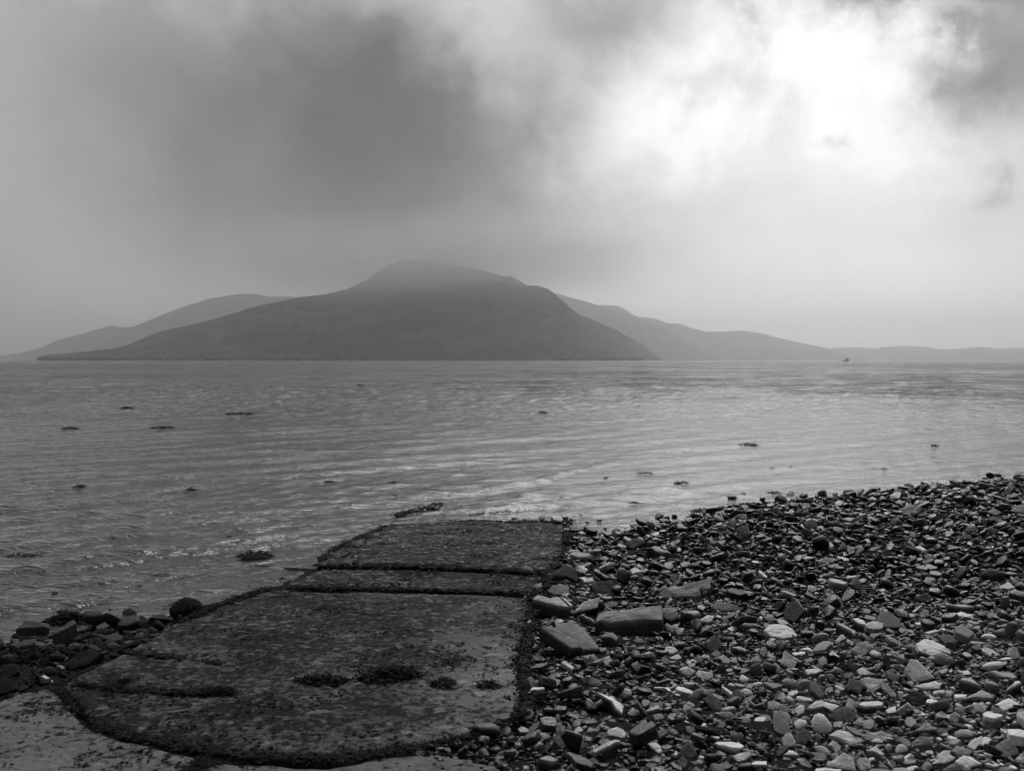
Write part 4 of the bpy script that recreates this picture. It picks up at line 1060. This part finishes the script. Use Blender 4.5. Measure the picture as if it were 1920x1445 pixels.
fringe([(110, 1150), (160, 1160), (175, 1168)], 6, 'water', 300, 120, .05, .02)
fringe([(1150, 1130), (1250, 1110), (1300, 1150), (1330, 1120)], 26, 'ground', 300, 60, .06, .02)
def specks(poly, n, thr, nl, size):
    P_ = []; xs = [p[0] for p in poly]; ys = [p[1] for p in poly]; W_ = [on_slab(*p) for p in poly]
    pg = np.array([[p.x, p.y] for p in W_]); lo = pg.min(0); hi = pg.max(0)
    while len(P_) < n:
        x = random.uniform(lo[0], hi[0]); y = random.uniform(max(lo[1], 3.4), hi[1])
        if noise.fractal(Vector((x * 1.1, y * 1.6, 4)), .8, 2, 4) < thr or not in_poly(pg, np.array([x]), np.array([y]))[0]: continue
        P_.append(Vector((x, y, slab_z(y) + .004)))
    f = lambda: (random.choice(P_) + Vector((random.gauss(0, .02), random.gauss(0, .02), 0)), None)
    SW.append(lumps(f, nl, size)); SW.append(fronds(f, nl // 3, size * 2.2))
specks(PA, 700, .02, 1700, .009); specks(PC, 500, -.1, 1100, .016); specks(PB, 160, -.1, 300, .013); specks(PE, 120, .15, 260, .008); specks(PF, 60, .1, 120, .008)
V_, F_ = merge(*SW)
tag(link('seaweed', pymesh('seaweed', V_, F_), M_WEED), 'black wrack seaweed growing in the joints and along the edges of the slipway and shore', 'seaweed', kind='stuff')
SW.clear()
def clump(px, py, w, h, mode, label, n=140, size=None, name='seaweed_clump', group='loose seaweed clumps on the slipway', raise_=1.0):
    c = surf(px, py, mode); e1 = surf(px + w / 2, py, mode); e2 = surf(px, py + h / 2 if mode != 'ground' else py + h / 2, mode)
    rx = (e1 - c).length; ry = max((e2 - c).length, .01); sz = size or rx * .35
    bend = random.uniform(-.3, .3)
    def f():
        a = random.uniform(0, 6.28); r_ = math.sqrt(random.random()) ; lx = math.cos(a) * r_
        return Vector((lx * rx, math.sin(a) * r_ * ry + bend * lx * lx * ry, random.uniform(0, .5) * min(rx, .10) * max(0, 1 - r_) * raise_)), None
    v, fs = merge(fronds(f, n, sz, flat=.45), lumps(f, max(4, n // 4), sz * .35))
    o = link(name, pymesh(name, v, fs), M_WEED); o.location = c
    return tag(o, label, 'seaweed', group)
clump(735, 1270, 112, 26, 'slab', 'largest bushy seaweed clump in the middle of the big dark slab', 460, .045, raise_=1.2)
clump(605, 1278, 108, 16, 'slab', 'long stringy seaweed clump left of the largest one on the big slab', 260, .035)
clump(832, 1284, 55, 14, 'slab', 'small seaweed tuft just right of the largest clump on the big slab', 120, .03)
clump(915, 1287, 46, 14, 'slab', 'seaweed tuft near the pale edge of the big slab', 110, .035)
clump(862, 1208, 18, 8, 'slab', 'tiny dark seaweed scrap on the stone side of the big slab', 30, .02)
clump(845, 1239, 26, 8, 'slab', 'forked seaweed scrap above the small tufts on the big slab', 40, .03)
clump(228, 1281, 30, 14, 'slab', 'round seaweed tuft on the joint at the left end of the big slab', 90, .03)
clump(405, 1298, 80, 10, 'slab', 'flat smear of seaweed at the end of the joint in the big slab', 160, .025)
clump(930, 1078, 24, 5, 'slab', 'small seaweed lump on the narrow concrete strip', 40, .03)
clump(1062, 978, 22, 12, 'slab', 'black seaweed tuft on the far corner of the slipway', 90, .05)
FG = 'seaweed floating on the water'
for px, py, w, h, lab in [
    (452, 776, 58, 3, 'widest broken raft of floating seaweed on the far left water'), (237, 765, 26, 1.6, 'thin floating seaweed streak left of the widest raft, far out'),
    (303, 802, 46, 2, 'floating seaweed streak below the widest raft'), (133, 803, 28, 2, 'short floating seaweed streak farthest left on the far water'),
    (181, 757, 8, 1.4, 'tiny floating weed speck farthest out on the left water'), (151, 912, 14, 3.5, 'dark floating seaweed lump with a stub beside it on the left water'),
    (140, 912, 2.5, 3, 'small upright weed stub beside the dark floating lump'), (358, 919, 24, 2.4, 'dotted line of floating weed in mid water left of the slipway'), (330, 965, 8, 2.6, 'single small floating weed piece above the lone awash rock'),
    (617, 904, 18, 3, 'dark floating weed lump straight out from the left slipway edge'), (764, 852, 8, 2.4, 'small weed speck far out beyond the slipway end'),
    (738, 905, 12, 2, 'thin floating weed scrap beyond the slipway end'), (741, 930, 10, 2.4, 'weed scrap nearest the slipway end'),
    (1019, 774, 14, 2, 'faint floating weed streak far out in the middle of the bay'), (674, 722, 12, 1.2, 'faintest floating weed streak under the mountain'),
    (1209, 888, 34, 4, 'curved floating seaweed strand off the beach'), (1136, 895, 8, 2, 'tiny floating weed piece left of the curved strand'),
    (1278, 906, 30, 3, 'ragged floating weed line right of the curved strand'), (1189, 943, 14, 3, 'dark floating weed scrap in the bright shallows by the slipway corner'),
    (1402, 834, 42, 3.5, 'solid dark floating seaweed bar on the bright water'), (1753, 836, 12, 1.8, 'small floating weed speck farthest right on the bright water'),
    (1448, 879, 12, 3, 'dark floating weed lump below the solid bar'), (1482, 876, 14, 2, 'thin arched floating weed beside the lump below the solid bar'),
    (1657, 879, 10, 2.4, 'small floating weed pair on the bright right water'), (1353, 913, 5, 4, 'two upright weed stubs in the bright water near the waterline'),
    (1372, 932, 17, 6, 'weed-covered stone top in the water by the lone black waterline stone'), (1453, 925, 28, 4, 'dark wedge of weed just off the right waterline'),
    (44, 1043, 74, 5, 'long dark floating seaweed strand close in on the left'), (262, 1099, 5, 4, 'small weed dot above the round shallows rock'),
    (103, 1112, 9, 4, 'pair of small weed dots in the left shallows'), (85, 1048, 4, 5, 'weed dot at the end of the long close strand'), (12, 1137, 12, 4, 'flat weed scrap in the shallows above the wet blocks'),
    (430, 1007, 10, 2, 'faint pair of weed dots above the lone awash rock'), (1412, 951, 20, 4, 'weed scrap among stones at the waterline')]:
    dist = at_z(px, py).y; sz = max(.024, min(w, 14) / F * dist * .40)
    clump(px, py, w, h * .8, 'water', lab, int(24 + w * 1.6), sz, 'floating_seaweed', FG, raise_=1.3)
clump(480, 1043, 70, 10, 'water', 'ragged black wrack covering the lone rock awash left of the slipway', 220, .05, 'seaweed_clump', 'wrack draped over rocks', raise_=2.2)
clump(345, 1135, 60, 16, 'slab', 'ragged wrack draped over the rounded boulder against the slab edge', 90, .028, 'seaweed_clump', 'wrack draped over rocks', raise_=.8)
clump(130, 1162, 90, 16, 'water', 'thick mat of wrack behind the steep black rocks left of the slipway', 420, .05, 'seaweed_clump', 'wrack draped over rocks', raise_=1.8)
clump(200, 1182, 50, 12, 'water', 'mat of wrack in the shallows between the black rocks and the dark six-sided rock', 220, .06, 'seaweed_clump', 'wrack draped over rocks', raise_=3)
clump(15, 1262, 80, 40, 'ground', 'heavy dark bank of wrack at the left end above the pale worn slab', 600, .06, 'seaweed_clump', 'wrack draped over rocks', raise_=1.6)
def sprig():
    c = at_z(163, 1051); vs = []; fs = []
    def tube(a, b, r0, r1):
        a = Vector(a); b = Vector(b); d = (b - a).normalized(); s = d.orthogonal().normalized(); t = d.cross(s); k = len(vs)
        for p, r_ in ((a, r0), (b, r1)):
            for i in range(6): an = i * math.pi / 3; vs.append(p + s * math.cos(an) * r_ + t * math.sin(an) * r_)
        for i in range(6): j = (i + 1) % 6; fs.append((k + i, k + j, k + 6 + j, k + 6 + i))
        fs.append(tuple(k + 6 + i for i in range(6)))
    tube((0, 0, -.05), (-.004, 0, .025), .008, .008); tube((-.004, 0, .02), (-.012, 0, .05), .008, .004); tube((0, 0, .02), (.035, 0, .03), .007, .004); tube((.01, 0, .0), (.03, 0, .0), .006, .004)
    o = link('seaweed_sprig', pymesh('seaweed_sprig', vs, fs), M_WEED); o.location = c
    tag(o, 'small forked seaweed sprig standing out of the left water', 'seaweed', FG)
sprig()
def foam():
    vs = []; fs = []
    spots = [([(770, 956), (825, 947)], 3, 60), ([(1040, 945), (1052, 946)], 2, 22), ([(1330, 955), (1380, 968)], 6, 80), ([(1420, 968), (1340, 975)], 4, 40), ([(800, 935), (850, 925)], 2, 20), ([(1580, 935), (1640, 926)], 3, 30),
             ([(140, 1150), (160, 1156)], 1.5, 25), ([(95, 1137), (140, 1148)], 2, 8), ([(236, 1100), (250, 1094)], 1, 5), ([(1120, 1000), (1130, 1015)], 3, 20), ([(1620, 930), (1900, 912)], 3, 60), ([(250, 1020), (270, 1024)], 1, 5)]
    for (a, b), w, n in spots:
        for _ in range(n):
            t = random.random(); p = at_z(a[0] + (b[0] - a[0]) * t + random.gauss(0, w), a[1] + (b[1] - a[1]) * t + random.gauss(0, w * .5), .012)
            r_ = random.uniform(.004, .013) * p.y / 10; k = len(vs); N = 6
            for i in range(N): an = i * math.pi / 3; vs.append(p + Vector((math.cos(an) * r_ * random.uniform(.7, 1.8), math.sin(an) * r_, -.006)))
            vs.append(p + Vector((0, 0, r_ * .8)))
            for i in range(N): fs.append((k + i, k + (i + 1) % N, k + N))
    m = simple('foam', .75, .5, 80, .1)
    tag(link('foam', pymesh('foam', vs, fs), m), 'flecks of white foam where ripples break on weed and stones', 'foam', kind='stuff')
foam()
# ------------------------------------------------------------------ air
def haze():
    me = bpy.data.meshes.new('haze'); bm = bmesh.new(); bmesh.ops.create_cube(bm, size=1)
    x0, x1, y0, y1, z0, z1 = -10500, 10500, -3000, 12200, -5.2, 470
    for v in bm.verts: v.co = Vector((x0 if v.co.x < 0 else x1, y0 if v.co.y < 0 else y1, z0 if v.co.z < 0 else z1))
    bm.to_mesh(me); bm.free()
    m = bpy.data.materials.new('haze'); m.use_nodes = True; nt = NT(m); nt.n.remove(nt.n['Principled BSDF'])
    pv = nt.add('ShaderNodeVolumePrincipled', {'Color': (.86, .86, .86, 1), 'Density': HAZE, 'Anisotropy': .86})
    nt.l.new(pv.outputs[0], nt.n['Material Output'].inputs['Volume'])
    tag(link('haze', me, m), 'pale sea haze over the whole bay', 'haze', kind='stuff')
HAZE = 1.7e-4
haze()
def cap_cloud():  # cloud resting on the summit, a volume overlapping the haze box
    bm = bmesh.new(); bmesh.ops.create_icosphere(bm, subdivisions=3, radius=1)
    D = 2900; c = Vector(((810 - CX) / F * D, D, CAMH + (HOR - 497) / F * D))
    for v in bm.verts: v.co = Vector((v.co.x * 950, v.co.y * 900, v.co.z * 150))
    me = bpy.data.meshes.new('cap_cloud'); bm.to_mesh(me); bm.free()
    m = bpy.data.materials.new('cap_cloud'); m.use_nodes = True; nt = NT(m); nt.n.remove(nt.n['Principled BSDF'])
    oc = nt.add('ShaderNodeTexCoord').outputs['Object']
    q = mapped(nt, oc, (1 / 950, 1 / 900, 1 / 150))
    r_ = nt.add('ShaderNodeVectorMath', {0: q}, operation='LENGTH').outputs['Value']
    f_ = nt.math('SUBTRACT', 1.0, r_, clamp=True); f_ = nt.math('MULTIPLY', f_, f_)
    n = nt.ramp(nt.noise(mapped(nt, oc, (.003, .003, .008)), 1.0, 5, .6), [(.35, .15), (.62, 1)])
    den = nt.math('MULTIPLY', nt.math('MULTIPLY', f_, n), .0068)
    pv = nt.add('ShaderNodeVolumePrincipled', {'Color': (.66, .66, .66, 1), 'Density': den, 'Anisotropy': 0.0})
    nt.l.new(pv.outputs[0], nt.n['Material Output'].inputs['Volume'])
    o = link('cap_cloud', me, m); o.location = c; tag(o, 'low cloud brushing the summit of the mountain', 'cap_cloud', kind='stuff')
cap_cloud()
# ------------------------------------------------------------------ sky and sun
SUN_AZ, SUN_EL = math.atan((1500 - CX) / F), R(50)
def world():
    w = bpy.data.worlds.new('World'); scene.world = w; w.use_nodes = True; nt = NT(w)
    bg = nt.n['Background']
    tc = nt.add('ShaderNodeTexCoord').outputs['Generated']
    n1 = nt.add('ShaderNodeTexNoise', {'Vector': tc, 'Scale': 3.0, 'Detail': 6.0, 'Roughness': .6}).outputs['Color']
    n2 = nt.add('ShaderNodeTexNoise', {'Vector': tc, 'Scale': 11.0, 'Detail': 7.0, 'Roughness': .62}).outputs['Color']
    def sub(c, k): 
        a = nt.add('ShaderNodeVectorMath', {0: c, 1: (.5, .5, .5)}, operation='SUBTRACT').outputs[0]
        return nt.add('ShaderNodeVectorMath', {0: a, 'Scale': k}, operation='SCALE').outputs[0]
    base = tc
    wv = nt.add('ShaderNodeVectorMath', {0: sub(n1, .20), 1: sub(n2, .12)}, operation='ADD').outputs[0]
    wd = nt.add('ShaderNodeVectorMath', {0: base, 1: wv}, operation='ADD').outputs[0]
    sep0 = nt.add('ShaderNodeSeparateXYZ', {0: tc}); sep = nt.add('ShaderNodeSeparateXYZ', {0: wd})
    x, y, z = sep.outputs[0], sep.outputs[1], sep.outputs[2]
    ysafe = nt.math('MAXIMUM', y, .05)
    u = nt.math('DIVIDE', x, ysafe)
    hyp = nt.math('SQRT', nt.math('ADD', nt.math('MULTIPLY', x, x), nt.math('MULTIPLY', y, y)))
    hyp = nt.math('MAXIMUM', hyp, .05)
    v0 = nt.math('DIVIDE', sep0.outputs[2], nt.math('MAXIMUM', nt.math('SQRT', nt.math('ADD', nt.math('MULTIPLY', sep0.outputs[0], sep0.outputs[0]), nt.math('MULTIPLY', sep0.outputs[1], sep0.outputs[1]))), .05))
    vw = nt.math('DIVIDE', z, hyp)
    # less warping close to the horizon
    hw = nt.ramp(v0, [(0.02, 0), (0.16, 1)])
    v = nt.mix(hw, v0, vw)
    fu = nt.math('MULTIPLY_ADD', u, 1 / 1.4, .5, clamp=True)
    cols_px = [0, 160, 320, 480, 640, 800, 960, 1120, 1280, 1440, 1600, 1760, 1920]
    rows = [(0, [125, 140, 155, 162, 166, 174, 188, 196, 198, 200, 203, 203, 200]), (620, [140, 156, 165, 165, 165, 172, 190, 198, 200, 203, 207, 207, 203]),
            (540, [150, 160, 162, 158, 155, 160, 180, 195, 200, 205, 208, 210, 203]), (460, [160, 160, 152, 145, 142, 148, 165, 190, 205, 212, 215, 212, 198]),
            (380, [164, 158, 148, 135, 125, 128, 152, 185, 205, 220, 225, 222, 195]), (300, [166, 158, 146, 132, 118, 116, 142, 226, 228, 242, 244, 235, 165]),
            (220, [164, 152, 142, 132, 114, 108, 130, 238, 228, 246, 250, 234, 112]), (150, [166, 155, 144, 136, 116, 112, 158, 212, 230, 248, 250, 240, 108]),
            (80, [170, 165, 155, 150, 136, 142, 212, 172, 205, 240, 247, 195, 140]), (10, [178, 180, 182, 174, 164, 195, 218, 155, 205, 236, 185, 170, 85]),
            (-90, [185, 185, 180, 175, 175, 190, 200, 170, 190, 215, 180, 140, 110])]
    def lin(s): s /= 255.0; return ((s + .055) / 1.055) ** 2.4 if s > .04045 else s / 12.92
    acc = None
    prev = None
    for k, (py, vals) in enumerate(rows):
        if k == 0: py = 668
        el = math.atan(max((HOR - py) / F, .008)); T = max(math.exp(-.55 * HAZE * min(470 / math.sin(el), 12200)), .42)
        ek = min(el / R(16), 1); air = lambda c: (1 - T) * (.17 + .10 * c / 1920) + .12 * ek * math.exp(-((c - 660) / 400) ** 2)
        stops = [((((c - CX) / F) / 1.4 + .5), max(.04, (lin(q) - air(c)) / T)) for c, q in zip(cols_px, vals)]
        cur = nt.ramp(fu, stops, 'B_SPLINE'); vv = (HOR - py) / F
        if acc is None: acc = cur
        else:
            t = nt.math('MULTIPLY', nt.math('SUBTRACT', v, prev), 1.0 / (vv - prev), clamp=True)
            t = nt.math('MULTIPLY', nt.math('MULTIPLY', t, t), nt.math('MULTIPLY_ADD', t, -2.0, 3.0)) if False else t
            acc = nt.mix(t, acc, cur)
        prev = vv
    # cloud texture: strong and crisp on the broken side, faint in the smooth cloud
    cl = nt.noise(tc, 7.0, 9, .62, dist=.35); cl2 = nt.noise(mapped(nt, tc, (1, 1, 3)), 4.0, 5, .55)
    side = nt.ramp(fu, [(.42, .0), (.60, 1)]); high = nt.ramp(v, [(.10, 0), (.22, 1)])
    amt = nt.math('MULTIPLY', side, high)
    mod = nt.math('MULTIPLY_ADD', nt.math('SUBTRACT', cl, .5), nt.math('MULTIPLY_ADD', amt, 1.6, .10), 1.0)
    mod2 = nt.math('MULTIPLY_ADD', nt.math('SUBTRACT', cl2, .5), .22, 1.0)
    acc = nt.math('MULTIPLY', nt.math('MULTIPLY', acc, mod), mod2)
    def blob(px, py, sx, sy, a):
        dx = nt.math('MULTIPLY', nt.math('SUBTRACT', u, (px - CX) / F), F / sx); dy = nt.math('MULTIPLY', nt.math('SUBTRACT', v, (HOR - py) / F), F / sy)
        e = nt.math('POWER', 2.718, nt.math('MULTIPLY', nt.math('ADD', nt.math('MULTIPLY', dx, dx), nt.math('MULTIPLY', dy, dy)), -1.0))
        return nt.math('SUBTRACT', 1.0, nt.math('MULTIPLY', nt.math('MULTIPLY', e, a), nt.math('MULTIPLY_ADD', nt.math('SUBTRACT', cl, .5), 2.5, 1.0)))
    for b_ in ((1690, 25, 75, 45, .8), (1840, 125, 60, 25, .55), (1905, 200, 60, 90, .55), (1900, 20, 60, 60, .6), (1125, 35, 70, 60, .5), (1340, 185, 55, 45, .25), (1380, 35, 45, 40, .35), (1550, 300, 30, 20, .2), (1905, 405, 40, 22, .3)):
        acc = nt.math('MULTIPLY', acc, blob(*b_))
    # unseen sky overhead and behind the viewer, darkened to deepen the shaded fronts
    over = nt.math('MULTIPLY', nt.math('SUBTRACT', v, .42), 1 / .5, clamp=True)
    acc = nt.mix(over, acc, nt.math('MULTIPLY_ADD', cl, .20, .07))
    back = nt.math('MULTIPLY_ADD', sep0.outputs[1], -3.0, 1.0, clamp=True)
    lowb = nt.ramp(v0, [(0.3, 1), (0.9, 0)])
    acc = nt.mix(nt.math('MULTIPLY', back, nt.math('MULTIPLY_ADD', lowb, .85, .12)), acc, BACKV)
    down = nt.math('MULTIPLY_ADD', sep0.outputs[2], -30.0, 0.0, clamp=True)
    acc = nt.mix(down, acc, .1)
    nt.l.new(grey(nt, acc), bg.inputs['Color']); bg.inputs['Strength'].default_value = SKYS
    sky = nt.add('ShaderNodeTexSky', sky_type='NISHITA'); sky.sun_disc = False; sky.sun_elevation = SUN_EL; sky.sun_rotation = SUN_AZ
    sky.air_density = 1.5; sky.dust_density = 6
    bw = nt.add('ShaderNodeRGBToBW', {0: sky.outputs[0]}).outputs[0]
    bg2 = nt.add('ShaderNodeBackground', {'Color': grey(nt, nt.math('MULTIPLY', bw, .06)), 'Strength': .05})
    ad = nt.add('ShaderNodeAddShader', {0: bg.outputs[0], 1: bg2.outputs[0]})
    nt.l.new(ad.outputs[0], nt.n['World Output'].inputs[0])
BACKV = .05; SKYS = 1.0
world()
sun = bpy.data.lights.new('sun', 'SUN'); sun.energy = 2.9; sun.angle = R(42); sun.color = (1, .99, .98)
so = bpy.data.objects.new('sun', sun); col.objects.link(so)
sd = Vector((math.sin(SUN_AZ) * math.cos(SUN_EL), math.cos(SUN_AZ) * math.cos(SUN_EL), math.sin(SUN_EL)))
so.rotation_euler = sd.to_track_quat('Z', 'Y').to_euler()
# ------------------------------------------------------------------ output
scene.view_settings.view_transform = 'Standard'; scene.view_settings.look = 'None'
scene.view_settings.exposure = 0.0; scene.view_settings.gamma = 1.0
scene.cycles.use_denoising = True
scene.cycles.filter_width = 1.3
scene.cycles.volume_bounces = 2
scene.cycles.max_bounces = 6
scene.cycles.sample_clamp_indirect = 4
